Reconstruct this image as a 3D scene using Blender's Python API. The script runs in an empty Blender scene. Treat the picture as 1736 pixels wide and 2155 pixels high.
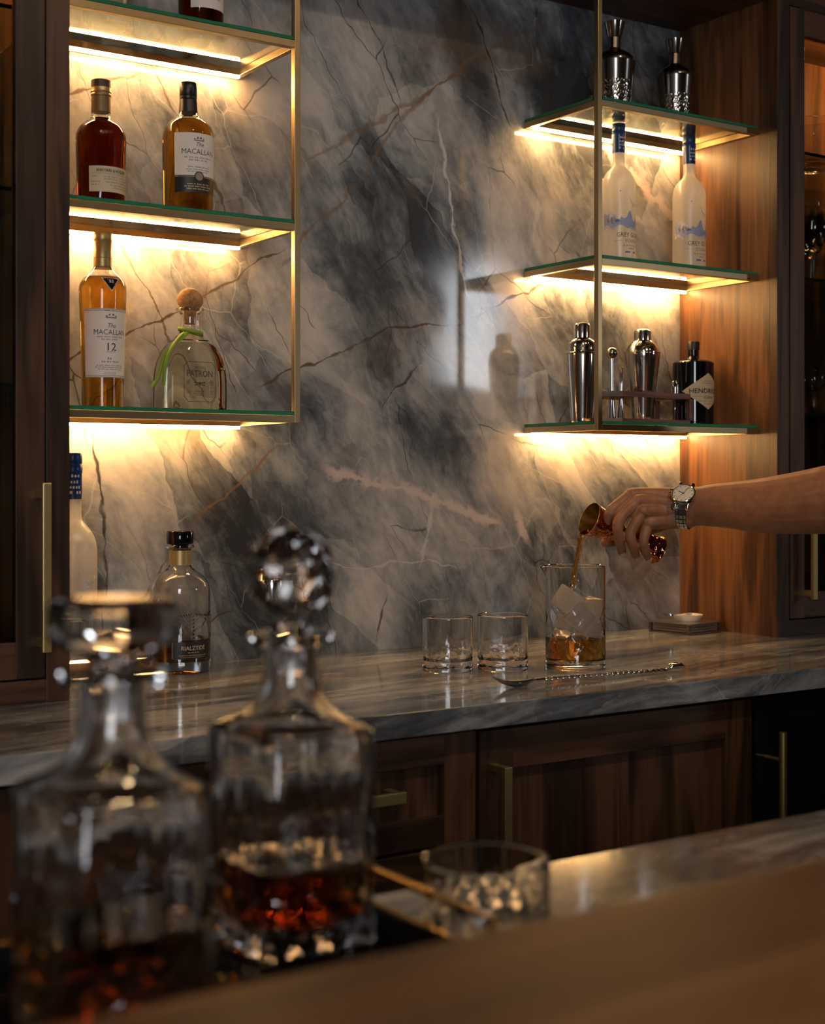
import bpy, bmesh, math, random
from mathutils import Vector, Matrix, noise as mnoise
random.seed(7)
scene = bpy.context.scene
COL = scene.collection
PI = math.pi

# ------------------------------------------------------------------ camera
cam_d = bpy.data.cameras.new('camera')
cam = bpy.data.objects.new('camera', cam_d); COL.objects.link(cam)
cam_d.sensor_fit = 'VERTICAL'; cam_d.sensor_height = 36.0; cam_d.sensor_width = 29.0
cam_d.lens = 3049.14 * 36.0 / 2155.0
cam_d.shift_y = -69.7 / 2155.0
cam.location = (0.0, -2.2, 1.227)
cam.rotation_euler = (PI / 2, 0, -0.5907)
cam_d.clip_start = 0.02
cam_d.dof.use_dof = True
cam_d.dof.focus_distance = 2.42
cam_d.dof.aperture_fstop = 5.4
scene.camera = cam

# ------------------------------------------------------------------ world, exposure, big lights
w = bpy.data.worlds.new('dusk'); scene.world = w; w.use_nodes = True
w.node_tree.nodes['Background'].inputs[0].default_value = (0.55, 0.68, 1.0, 1)
w.node_tree.nodes['Background'].inputs[1].default_value = 0.35
scene.view_settings.view_transform = 'Standard'
scene.view_settings.look = 'None'
scene.view_settings.gamma = 1.0
scene.view_settings.use_curve_mapping = False
scene.view_settings.exposure = 0.36
try:
    cy = scene.cycles
    cy.max_bounces = 10; cy.transmission_bounces = 10; cy.glossy_bounces = 4; cy.diffuse_bounces = 3
    cy.use_adaptive_sampling = True; cy.adaptive_threshold = 0.045
    cy.transparent_max_bounces = 12
    cy.sample_clamp_indirect = 10.0
    cy.blur_glossy = 0.5
except Exception:
    pass

def area_light(name, loc, target, size, size_y, power, color):
    l = bpy.data.lights.new(name, 'AREA'); l.shape = 'RECTANGLE'; l.size = size; l.size_y = size_y
    l.energy = power; l.color = color
    o = bpy.data.objects.new(name, l); COL.objects.link(o); o.location = loc
    o.rotation_euler = (Vector(target) - Vector(loc)).to_track_quat('-Z', 'Y').to_euler()
    return o
# dusk daylight coming in through the two windows of the front wall, behind the camera
area_light('window_light_a', (-1.5, -5.15, 1.75), (-1.2, 0, 1.5), 1.25, 1.45, 50, (0.93, 0.95, 1.0))
area_light('window_light_b', (5.0, -5.15, 2.0), (3.6, 0, 1.6), 1.0, 1.15, 38, (0.93, 0.95, 1.0))

# ------------------------------------------------------------------ node helpers
class NT:
    def __init__(s, name):
        s.mat = bpy.data.materials.new(name); s.mat.use_nodes = True
        s.t = s.mat.node_tree; s.t.nodes.clear()
        s.out = s.t.nodes.new('ShaderNodeOutputMaterial')
    def n(s, typ, ins=None, **kw):
        nd = s.t.nodes.new('ShaderNode' + typ)
        for k, v in kw.items(): setattr(nd, k, v)
        for k, v in (ins or {}).items(): s.put(nd, k, v)
        return nd
    def put(s, nd, k, v):
        i = nd.inputs[k]
        if hasattr(v, 'is_output'): s.t.links.new(v, i)
        elif hasattr(v, 'outputs'): s.t.links.new(v.outputs[0], i)
        else: i.default_value = v
    def m(s, op, a, b=0.0, c=0.0, clamp=False):
        return s.n('Math', {0: a, 1: b, 2: c}, operation=op, use_clamp=clamp).outputs[0]
    def vm(s, op, a, b=(0, 0, 0)):
        return s.n('VectorMath', {0: a, 1: b}, operation=op).outputs[0]
    def rng(s, v, a, b, c=0.0, d=1.0, smooth=True):
        nd = s.n('MapRange', {'Value': v, 'From Min': a, 'From Max': b, 'To Min': c, 'To Max': d}, interpolation_type='SMOOTHSTEP' if smooth else 'LINEAR')
        return nd.outputs[0]
    flat = False     # two-dimensional textures, for slabs that are mapped in a plane
    def noise(s, vec, scale, detail=4, rough=0.55, dist=0.0):
        return s.n('TexNoise', {'Vector': vec, 'Scale': scale, 'Detail': detail, 'Roughness': rough, 'Distortion': dist}, noise_dimensions='2D' if s.flat else '3D')
    def mix(s, f, a, b):
        nd = s.n('Mix', data_type='RGBA'); s.put(nd, 0, f); s.put(nd, 6, a); s.put(nd, 7, b); return nd.outputs[2]
    def ramp(s, f, pts):
        nd = s.n('ValToRGB', {'Fac': f}); e = nd.color_ramp.elements
        while len(e) < len(pts): e.new(0.5)
        for el, (p, c) in zip(e, pts): el.position = p; el.color = tuple(c) + (1,)
        return nd.outputs[0]
    def surf(s, shader): s.t.links.new(shader.outputs[0], s.out.inputs['Surface']); return s.mat

def P(name, color=(0.5,)*3, rough=0.5, metal=0.0, spec=0.5, **kw):
    t = NT(name); b = t.n('BsdfPrincipled', {'Base Color': tuple(color) + (1,), 'Roughness': rough, 'Metallic': metal, 'Specular IOR Level': spec})
    for k, v in kw.items(): b.inputs[k.replace('_', ' ')].default_value = v
    return t.surf(b)

def glassmat(name, color=(1, 1, 1), rough=0.0, ior=1.47, absorb=None, density=0.0):
    t = NT(name); g = t.n('BsdfGlass', {'Color': tuple(color) + (1,), 'Roughness': rough, 'IOR': ior})
    if absorb:
        v = t.n('VolumeAbsorption', {'Color': tuple(absorb) + (1,), 'Density': density})
        t.t.links.new(v.outputs[0], t.out.inputs['Volume'])
    return t.surf(g)

def emit(name, color, strength):
    t = NT(name); return t.surf(t.n('Emission', {'Color': tuple(color) + (1,), 'Strength': strength}))

def walnut(name, axis, dark=(0.022, 0.0098, 0.005), mid=(0.068, 0.030, 0.0145), light=(0.125, 0.058, 0.028), rough=0.42, gscale=1.0):
    t = NT(name); tc = t.n('TexCoord'); oi = t.n('ObjectInfo')
    off = t.n('CombineXYZ', {0: t.m('MULTIPLY', oi.outputs['Random'], 7.3), 1: t.m('MULTIPLY', oi.outputs['Random'], 3.1), 2: t.m('MULTIPLY', oi.outputs['Random'], 5.7)})
    p = t.vm('ADD', tc.outputs['Object'], off)
    sc = [9.0 * gscale] * 3; sc[axis] = 0.9 * gscale
    q = t.vm('MULTIPLY', p, tuple(sc))
    warp = t.noise(q, 0.7, 1)
    q2 = t.vm('ADD', q, t.vm('SCALE', warp.outputs['Color']))
    q2.node.inputs[1].links[0].from_node.inputs['Scale'].default_value = 1.6
    n1 = t.noise(q2, 1.3, 3, 0.6)
    rings = t.m('SINE', t.m('MULTIPLY', n1.outputs[0], 26.0))
    f = t.m('ADD', t.m('MULTIPLY', n1.outputs[0], 0.8), t.m('MULTIPLY', rings, 0.11))
    fs = [160.0] * 3; fs[axis] = 5.0
    fib = t.noise(t.vm('MULTIPLY', p, tuple(fs)), 1.0, 1, 0.6)
    f = t.m('ADD', f, t.m('MULTIPLY', t.m('SUBTRACT', fib.outputs[0], 0.5), 0.28))
    colr = t.ramp(f, [(0.22, dark), (0.45, mid), (0.70, light)])
    b = t.n('BsdfPrincipled', {'Base Color': colr, 'Roughness': rough, 'Specular IOR Level': 0.4})
    bp = t.n('Bump', {'Height': fib.outputs[0], 'Strength': 0.12, 'Distance': 0.001}); t.put(b, 'Normal', bp)
    return t.surf(b)

# veins of the back slab: (points (x, z)), along which axis they run, half width, colour
def marble(name, wall=True):
    t = NT(name); t.flat = True; tc = t.n('TexCoord'); sp = t.n('SeparateXYZ', {0: tc.outputs['Object']})
    if wall: p = t.n('CombineXYZ', {0: sp.outputs[0], 1: sp.outputs[2], 2: 0.0}).outputs[0]
    else:
        p = t.n('CombineXYZ', {0: t.m('MULTIPLY', sp.outputs[0], 0.75), 1: t.m('ADD', t.m('MULTIPLY', sp.outputs[1], 1.15), sp.outputs[2]), 2: 3.3}).outputs[0]
    wn = t.noise(p, 3.2, 2, 0.5)
    wv = t.n('VectorMath', {0: t.vm('SUBTRACT', wn.outputs['Color'], (0.5, 0.5, 0.5)), 'Scale': 0.095}, operation='SCALE').outputs[0]
    pw = t.vm('ADD', p, wv)
    wn2 = t.noise(p, 17.0, 2, 0.6)
    wv2 = t.n('VectorMath', {0: t.vm('SUBTRACT', wn2.outputs['Color'], (0.5, 0.5, 0.5)), 'Scale': 0.022}, operation='SCALE').outputs[0]
    pf = t.vm('ADD', p, wv2)
    rot = t.n('VectorRotate', {'Vector': pw, 'Axis': (0, 0, 1), 'Angle': math.radians(58 if wall else -12)}, rotation_type='AXIS_ANGLE').outputs[0]
    big = t.noise(t.vm('MULTIPLY', rot, (1.6, 3.2, 1) if wall else (1.2, 5.5, 1)), 1.55, 5, 0.56)
    mid = t.noise(t.vm('MULTIPLY', rot, (4.0, 11.0, 1) if wall else (2.5, 26.0, 1)), 1.7, 4, 0.65)
    cloud = t.noise(pw, 6.5, 6, 0.66)
    F = t.m('ADD', t.m('MULTIPLY_ADD', big.outputs[0], 1.0, 0.0 if wall else -0.06), t.m('MULTIPLY', t.m('SUBTRACT', mid.outputs[0], 0.5), 0.34 if wall else 0.5))
    F = t.m('ADD', F, t.m('MULTIPLY', t.m('SUBTRACT', cloud.outputs[0], 0.5), 0.44 if wall else 0.4))
    fine = t.noise(t.vm('MULTIPLY', rot, (14.0, 34.0, 1)), 1.6, 3, 0.7)
    F = t.m('MULTIPLY_ADD', t.m('SUBTRACT', fine.outputs[0], 0.5), 0.27, F)
    vo3 = t.n('TexVoronoi', {'Vector': t.vm('MULTIPLY', t.vm('ADD', rot, wv2), (2.1, 4.6, 1)), 'Scale': 1.6}, feature='F1', voronoi_dimensions='2D')
    shard = t.n('SeparateXYZ', {0: vo3.outputs['Color']})
    F = t.m('MULTIPLY_ADD', t.m('SUBTRACT', shard.outputs[0], 0.5), 0.20, F)
    vo4 = t.n('TexVoronoi', {'Vector': t.vm('MULTIPLY', t.vm('ADD', t.vm('ADD', rot, wv2), wv2), (6.0, 11.0, 1)), 'Scale': 1.7}, feature='F1', voronoi_dimensions='2D')
    shard2 = t.n('SeparateXYZ', {0: vo4.outputs['Color']})
    F = t.m('MULTIPLY_ADD', t.m('SUBTRACT', shard2.outputs[0], 0.5), 0.11, F)
    if wall:
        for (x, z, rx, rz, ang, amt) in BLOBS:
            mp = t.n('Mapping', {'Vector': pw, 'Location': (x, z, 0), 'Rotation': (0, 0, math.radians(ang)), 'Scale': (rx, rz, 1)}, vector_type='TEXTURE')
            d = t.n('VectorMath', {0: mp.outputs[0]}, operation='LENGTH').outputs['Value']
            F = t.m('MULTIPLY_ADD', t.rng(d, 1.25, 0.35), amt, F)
    colr = t.ramp(F, [(0.20, (0.045, 0.049, 0.055)), (0.36, (0.115, 0.124, 0.136)), (0.48, (0.225, 0.235, 0.245)), (0.60, (0.345, 0.338, 0.328)), (0.78, (0.52, 0.485, 0.45))])
    # warm iron staining
    st = t.noise(pw, 2.3, 3, 0.6)
    colr = t.mix(t.m('MULTIPLY', t.rng(st.outputs[0], 0.54, 0.74), 0.35), colr, (0.30, 0.205, 0.125, 1))
    # fine pale web
    vo = t.n('TexVoronoi', {'Vector': t.vm('MULTIPLY', t.vm('ADD', rot, wv2), (4.2, 10.0, 1)), 'Scale': 1.3}, feature='DISTANCE_TO_EDGE', voronoi_dimensions='2D')
    gate = t.noise(p, 4.1, 1)
    web = t.m('MULTIPLY', t.rng(vo.outputs['Distance'], 0.013, 0.001), t.rng(gate.outputs[0], 0.46, 0.64))
    colr = t.mix(t.m('MULTIPLY', web, 0.42), colr, (0.58, 0.54, 0.49, 1))
    # dark cracks
    vo2 = t.n('TexVoronoi', {'Vector': t.vm('MULTIPLY', t.vm('ADD', rot, wv2), (3.1, 7.5, 1)), 'Scale': 1.25}, feature='DISTANCE_TO_EDGE', voronoi_dimensions='2D')
    gate2 = t.noise(p, 3.3, 2, 0.6); gate2.inputs['Distortion'].default_value = 0.5
    crk = t.m('MULTIPLY', t.rng(vo2.outputs['Distance'], 0.011, 0.001), t.rng(gate2.outputs[0], 0.44, 0.60))
    colr = t.mix(t.m('MULTIPLY', crk, 0.75 if wall else 0.95), colr, (0.050, 0.030, 0.018, 1))
    if wall:
        sx = t.n('SeparateXYZ', {0: pf}); br = t.noise(p, 30.0, 3, 0.65)
        wf = t.rng(br.outputs[0], 0.34, 0.64, 0.35, 1.35)
        brk = t.rng(cloud.outputs[0], 0.32, 0.48, 0.55, 1.0)
        for pts, ax, wd, vc, st_ in VEINS:
            u, v = (sx.outputs[0], sx.outputs[1]) if ax == 'x' else (sx.outputs[1], sx.outputs[0])
            pts = sorted((q if ax == 'x' else (q[1], q[0])) for q in pts)
            u0, u1 = pts[0][0], pts[-1][0]; v0 = min(q[1] for q in pts) - 0.01; v1 = max(q[1] for q in pts) + 0.01
            fc = t.n('FloatCurve', {'Value': t.rng(u, u0, u1, 0, 1, False)}); cm = fc.mapping; cv = cm.curves[0]
            tp = [((a - u0) / (u1 - u0), (b - v0) / (v1 - v0)) for a, b in pts]
            while len(cv.points) < len(tp): cv.points.new(0.5, 0.5)
            for cp, (a, b) in zip(cv.points, tp): cp.location = (a, b); cp.handle_type = 'AUTO'
            cm.update()
            dv = t.m('ABSOLUTE', t.m('SUBTRACT', v, t.rng(fc.outputs[0], 0, 1, v0, v1, False)))
            e = 0.03 * (1 if u1 - u0 > 0.08 else 0.5)
            k = t.m('MULTIPLY', t.rng(t.m('DIVIDE', dv, t.m('MULTIPLY', wf, wd)), 1.0, 0.2), t.m('MULTIPLY', t.rng(u, u0 - e * .3, u0 + e), t.rng(u, u1 + e * .3, u1 - e)))
            colr = t.mix(t.m('MULTIPLY', t.m('MULTIPLY', k, brk), st_), colr, tuple(vc) + (1,))
    b = t.n('BsdfPrincipled', {'Base Color': colr, 'Roughness': 0.10, 'Specular IOR Level': 0.5})
    return t.surf(b)

BROWN = (0.10, 0.060, 0.032); RUST = (0.20, 0.115, 0.055); DARK = (0.035, 0.026, 0.022); WHITE = (0.62, 0.58, 0.53); PINK = (0.62, 0.50, 0.46)
VEINS = [
 ([(1.248, 1.775), (1.385, 1.864), (1.488, 1.922), (1.601, 2.01), (1.685, 2.059), (1.80, 2.12)], 'x', 0.0075, RUST, 0.6),
 ([(1.19, 1.59), (1.248, 1.647), (1.345, 1.741), (1.436, 1.863), (1.52, 1.945), (1.60, 2.005)], 'x', 0.0085, RUST, 0.6),
 ([(1.595, 2.14), (1.601, 2.126), (1.651, 2.036), (1.674, 1.967), (1.71, 1.90)], 'z', 0.0035, DARK, 0.9),
 ([(1.15, 1.38), (1.248, 1.424), (1.325, 1.452), (1.436, 1.501), (1.573, 1.518), (1.719, 1.581), (1.93, 1.66)], 'x', 0.004, BROWN, 0.9),
 ([(1.53, 1.90), (1.539, 1.85), (1.557, 1.755), (1.587, 1.625), (1.60, 1.56)], 'z', 0.0045, WHITE, 0.9),
 ([(1.40, 1.33), (1.426, 1.38), (1.467, 1.416), (1.498, 1.448)], 'x', 0.005, DARK, 0.8),
 ([(1.285, 1.243), (1.345, 1.229), (1.436, 1.212), (1.53, 1.185), (1.617, 1.158), (1.685, 1.134)], 'x', 0.016, PINK, 0.9),
 ([(1.712, 1.175), (1.722, 1.145), (1.738, 1.115), (1.754, 1.09)], 'z', 0.013, PINK, 0.9),
 ([(1.520, 1.185), (1.514, 1.155), (1.504, 1.11), (1.495, 1.06)], 'z', 0.006, WHITE, 0.7),
 ([(0.80, 1.405), (0.918, 1.463), (1.031, 1.517), (1.137, 1.58), (1.21, 1.63)], 'x', 0.0035, BROWN, 0.9),
 ([(0.885, 1.67), (0.906, 1.615), (0.972, 1.505), (1.031, 1.391), (1.06, 1.34)], 'z', 0.004, BROWN, 0.75),
 ([(0.862, 1.30), (0.866, 1.271), (0.878, 1.172), (0.886, 1.05), (0.884, 0.98)], 'z', 0.0045, DARK, 0.9),
 ([(0.90, 0.99), (0.947, 1.04), (1.031, 1.146), (1.137, 1.233), (1.20, 1.29)], 'x', 0.005, RUST, 0.9),
 ([(0.76, 1.80), (0.88, 1.86), (1.0, 1.915), (1.12, 1.99)], 'x', 0.004, BROWN, 0.8),
 ([(0.94, 1.93), (1.0, 1.84), (1.07, 1.73), (1.11, 1.64)], 'z', 0.004, BROWN, 0.8),
 ([(1.935, 1.90), (1.962, 1.876), (2.03, 1.83), (2.105, 1.786), (2.16, 1.74)], 'x', 0.020, PINK, 0.8),
 ([(1.45, 1.90), (1.42, 1.98), (1.37, 2.06), (1.33, 2.12)], 'z', 0.003, DARK, 0.7),
 ([(1.42, 1.02), (1.405, 0.97), (1.395, 0.93)], 'z', 0.004, DARK, 0.8),
 ([(1.15, 1.07), (1.25, 1.085), (1.36, 1.07), (1.47, 1.075), (1.58, 1.06)], 'x', 0.0028, WHITE, 0.6),
]
BLOBS = [  # x, z, radius, radius, angle, amount (negative = darker stone)
 (1.215, 1.10, 0.13, 0.20, 15, -0.17), (1.30, 0.98, 0.12, 0.11, 0, -0.06), (1.60, 1.98, 0.055, 0.20, 12, -0.26),
 (1.86, 2.02, 0.13, 0.17, 0, -0.24), (1.44, 1.72, 0.11, 0.16, 25, -0.13), (1.37, 1.58, 0.10, 0.09, 0, -0.09), (1.60, 1.72, 0.05, 0.14, 10, -0.16),
 (1.31, 1.95, 0.17, 0.13, 20, 0.11), (1.30, 1.50, 0.13, 0.10, 0, 0.13), (1.46, 1.09, 0.14, 0.10, 0, 0.07), (1.68, 1.45, 0.09, 0.22, 8, 0.22),  # last blob paints the window's reflection into the stone as a pale patch
 (1.20, 1.30, 0.10, 0.07, 30, 0.10), (0.90, 1.45, 0.20, 0.35, 20, 0.10), (1.05, 1.13, 0.10, 0.10, 0, -0.08), (2.0, 1.55, 0.15, 0.28, 0, 0.08),
 (2.08, 1.02, 0.09, 0.10, 0, -0.26), (1.93, 1.08, 0.10, 0.12, 0, -0.05), (1.13, 1.72, 0.06, 0.20, 12, -0.10), (0.95, 0.99, 0.16, 0.06, 0, 0.08),
]
M = {}
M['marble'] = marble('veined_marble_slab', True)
M['marble_top'] = marble('veined_marble_top', False)
M['wood_z'] = walnut('walnut_upright', 2); M['wood_x'] = walnut('walnut_level', 0); M['wood_y'] = walnut('walnut_deep', 1)  # cabinet fronts: the same walnut, darkened to carry their shade
M['wood_panel_lit'] = walnut('walnut_panel_lit', 2, (0.060, 0.024, 0.009), (0.155, 0.066, 0.024), (0.27, 0.115, 0.040), 0.40, 1.2)  # same walnut, with the warm strip glow put into its colour
M['bar_wood'] = walnut('oiled_bar_top', 0, (0.070, 0.027, 0.011), (0.155, 0.062, 0.024), (0.23, 0.098, 0.040), 0.55, 0.6)
M['rack_wood'] = walnut('red_brown_rack', 0, (0.075, 0.032, 0.020), (0.13, 0.060, 0.040), (0.19, 0.09, 0.06), 0.45, 2.0)
M['brass'] = P('brushed_champagne_brass', (0.46, 0.335, 0.175), 0.34, 1.0)
M['handle'] = P('satin_brass', (0.62, 0.47, 0.20), 0.42, 1.0)
M['gold_rim'] = P('gold_rim', (0.75, 0.45, 0.15), 0.25, 1.0)
M['black'] = P('matt_black', (0.006, 0.006, 0.006), 0.45)
M['black_gloss'] = P('gloss_black', (0.004, 0.004, 0.005), 0.06)
M['cooler'] = P('dark_cooler_glass', (0.006, 0.007, 0.006), 0.12)
M['plaster'] = P('dark_taupe_plaster', (0.15, 0.128, 0.105), 0.9)
M['floor'] = P('dark_floor', (0.03, 0.022, 0.017), 0.5)
M['shelf_glass'] = glassmat('shelf_glass', (0.97, 0.995, 0.98), 0.0, 1.5, (0.10, 0.75, 0.40), 7.0)
M['pane'] = glassmat('cabinet_pane', (0.80, 0.82, 0.80), 0.0, 1.06)
M['glass'] = glassmat('clear_glass', (1, 1, 1), 0.0, 1.47)
M['crystal'] = glassmat('lead_crystal', (0.985, 0.985, 0.985), 0.0, 1.55)
M['led'] = emit('warm_led', (1.0, 0.56, 0.21), 84.0)
M['cab_led'] = emit('cabinet_led', (1.0, 0.52, 0.18), 85.0)
M['steel'] = P('polished_steel', (0.62, 0.60, 0.57), 0.10, 1.0)
M['steel_dark'] = P('smoked_steel', (0.36, 0.33, 0.30), 0.16, 1.0)
M['paper'] = P('label_paper', (0.72, 0.66, 0.60), 0.7)
M['ink'] = P('label_ink', (0.03, 0.026, 0.024), 0.7)
M['grey_ink'] = P('label_grey_ink', (0.24, 0.21, 0.19), 0.7)

# ------------------------------------------------------------------ mesh helpers
class MB:
    def __init__(s): s.v = []; s.f = []
    def add(s, vs, fs):
        o = len(s.v); s.v += [tuple(q) for q in vs]; s.f += [tuple(i + o for i in f) for f in fs]; return s
    def box(s, x0, x1, y0, y1, z0, z1):
        x0, x1 = sorted((x0, x1)); y0, y1 = sorted((y0, y1)); z0, z1 = sorted((z0, z1))
        return s.add([(x0, y0, z0), (x1, y0, z0), (x1, y1, z0), (x0, y1, z0), (x0, y0, z1), (x1, y0, z1), (x1, y1, z1), (x0, y1, z1)],
                     [(3, 2, 1, 0), (4, 5, 6, 7), (0, 1, 5, 4), (1, 2, 6, 5), (2, 3, 7, 6), (3, 0, 4, 7)])
    def rings(s, rings, cap0=True, cap1=True, closed=True):
        n = len(rings[0]); vs = [q for r in rings for q in r]; fs = []
        for i in range(len(rings) - 1):
            for j in range(n if closed else n - 1):
                a, b = i * n + j, i * n + (j + 1) % n
                fs.append((a, b, b + n, a + n))
        if cap0: fs.append(tuple(range(n - 1, -1, -1)))
        if cap1: fs.append(tuple((len(rings) - 1) * n + j for j in range(n)))
        return s.add(vs, fs)
    def lathe(s, prof, seg=48, c=(0, 0), z0=0.0):
        """prof: (radius, height) from the bottom centre outwards and up"""
        return s.rings([[(c[0] + max(r, 1e-5) * math.cos(2 * PI * j / seg), c[1] + max(r, 1e-5) * math.sin(2 * PI * j / seg), z0 + h) for j in range(seg)] for r, h in prof])
    def tube(s, pts, rad, seg=10, flat=1.0, up=(0, 0, 1)):
        pts = [Vector(q) for q in pts]; R = []
        for i, q in enumerate(pts):
            d = (pts[min(i + 1, len(pts) - 1)] - pts[max(i - 1, 0)]).normalized()
            a = d.cross(Vector(up))
            if a.length < 1e-3: a = d.cross(Vector((1, 0, 0)))
            a.normalize(); b = a.cross(d).normalized(); r = rad[i] if isinstance(rad, (list, tuple)) else rad
            R.append([q + (a * math.cos(2 * PI * j / seg) + b * math.sin(2 * PI * j / seg) * flat) * r for j in range(seg)])
        return s.rings(R)
    def sphere(s, c, r, seg=24, rg=14, sc=(1, 1, 1)):
        pr = [(r * math.sin(PI * i / rg), -r * math.cos(PI * i / rg)) for i in range(rg + 1)]
        o = len(s.v); s.lathe(pr, seg)
        for i in range(o, len(s.v)): v = s.v[i]; s.v[i] = (c[0] + v[0] * sc[0], c[1] + v[1] * sc[1], c[2] + v[2] * sc[2])
        return s
    def map(s, fn): s.v = [tuple(fn(Vector(q))) for q in s.v]; return s
    def build(s, name, mat, parent=None, smooth=False, bevel=0.0, loc=None, seg=2):
        me = bpy.data.meshes.new(name); me.from_pydata(s.v, [], s.f); me.update()
        if bevel or smooth:
            bm = bmesh.new(); bm.from_mesh(me); bmesh.ops.recalc_face_normals(bm, faces=bm.faces); bm.to_mesh(me); bm.free()
        o = bpy.data.objects.new(name, me); COL.objects.link(o); me.materials.append(M[mat] if isinstance(mat, str) else mat)
        if smooth:
            for p in me.polygons: p.use_smooth = True
            if smooth != 'all':
                me.set_sharp_from_angle(angle=math.radians(smooth if smooth is not True else 40))
        if bevel:
            b = o.modifiers.new('bevel', 'BEVEL'); b.width = bevel; b.segments = seg; b.limit_method = 'ANGLE'
        if loc: o.location = loc
        if parent is not None: o.parent = parent
        if name in ('lettering', 'small_print', 'capsule_print', 'embossed_chevrons', 'hour_markers', 'label_print', 'upper_print'): o['kind'] = 'stuff'
        return o

def thing(name, label, cat, loc=(0, 0, 0), rz=0.0, group=None, kind=None):
    o = bpy.data.objects.new(name, None); COL.objects.link(o); o.location = loc; o.rotation_euler = (0, 0, rz)
    o.empty_display_size = 0.05
    return tag(o, label, cat, group, kind)
def tag(o, label=None, cat=None, group=None, kind=None):
    if label: o['label'] = label
    if cat: o['category'] = cat
    if group: o['group'] = group
    if kind: o['kind'] = kind
    return o
def bx(name, mat, parent, *b, bevel=0.0): return MB().box(*b).build(name, mat, parent, bevel=bevel)
def bake(o, *mods):
    """apply the modifiers of o into its mesh"""
    dg = bpy.context.evaluated_depsgraph_get(); me = bpy.data.meshes.new_from_object(o.evaluated_get(dg))
    o.modifiers.clear(); o.data = me; return o
# ================================================================== THE SETTING
XL, XR, XW, XC, SD, CF = 1.1178, 1.7322, 2.1461, 0.7247, 0.2177, 0.6174   # shelf ends, side panel, left cabinet end, shelf depth, counter depth
ZC, ZSOF = 0.92, 2.16
YC = -0.266                                                                # front plane of the tall cabinets
def struct(o): o['kind'] = 'structure'; return o
RX0, RX1, RY, RZ = -2.6, 6.5, -5.0, 2.75
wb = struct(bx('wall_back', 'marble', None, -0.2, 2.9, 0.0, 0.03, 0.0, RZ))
struct(bx('wall_back_left', 'plaster', None, RX0, -0.2, 0.0, 0.1, 0, RZ)); struct(bx('wall_back_right', 'plaster', None, 2.9, RX1, 0.0, 0.1, 0, RZ))
struct(bx('floor', 'floor', None, RX0, RX1, RY, 0.1, -0.05, 0.0))
struct(bx('ceiling', 'plaster', None, RX0, RX1, RY, 0.1, RZ, RZ + 0.05))
struct(bx('wall_left', 'plaster', None, RX0 - 0.1, RX0, RY, 0.1, 0, RZ)); struct(bx('wall_right', 'plaster', None, RX1, RX1 + 0.1, RY, 0.1, 0, RZ))
WIN = [(-2.1, -0.9, 1.0, 2.5), (5.05, 5.72, 1.46, 2.56)]
wf = MB()
xs = [RX0] + [q for wn_ in WIN for q in wn_[:2]] + [RX1]
for i in range(0, len(xs), 2): wf.box(xs[i], xs[i + 1], RY - 0.1, RY, 0, RZ)
for (x0, x1, z0, z1) in WIN: wf.box(x0, x1, RY - 0.1, RY, 0, z0).box(x0, x1, RY - 0.1, RY, z1, RZ)
struct(wf.build('wall_front', 'plaster'))
for i, (x0, x1, z0, z1) in enumerate(WIN):
    wo = struct(bpy.data.objects.new('window_%d' % (i + 1), None)); COL.objects.link(wo)
    fr = MB(); t_ = 0.04
    fr.box(x0, x0 + t_, RY - .08, RY - .03, z0, z1).box(x1 - t_, x1, RY - .08, RY - .03, z0, z1).box(x0 + t_, x1 - t_, RY - .08, RY - .03, z0, z0 + t_).box(x0 + t_, x1 - t_, RY - .08, RY - .03, z1 - t_, z1)
    fr.build('window_frame', 'black', wo)

# soffit over the niche
sf = struct(bx('ceiling_soffit', 'wood_x', None, XC, XW, YC, 0.0, ZSOF, RZ))

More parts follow.
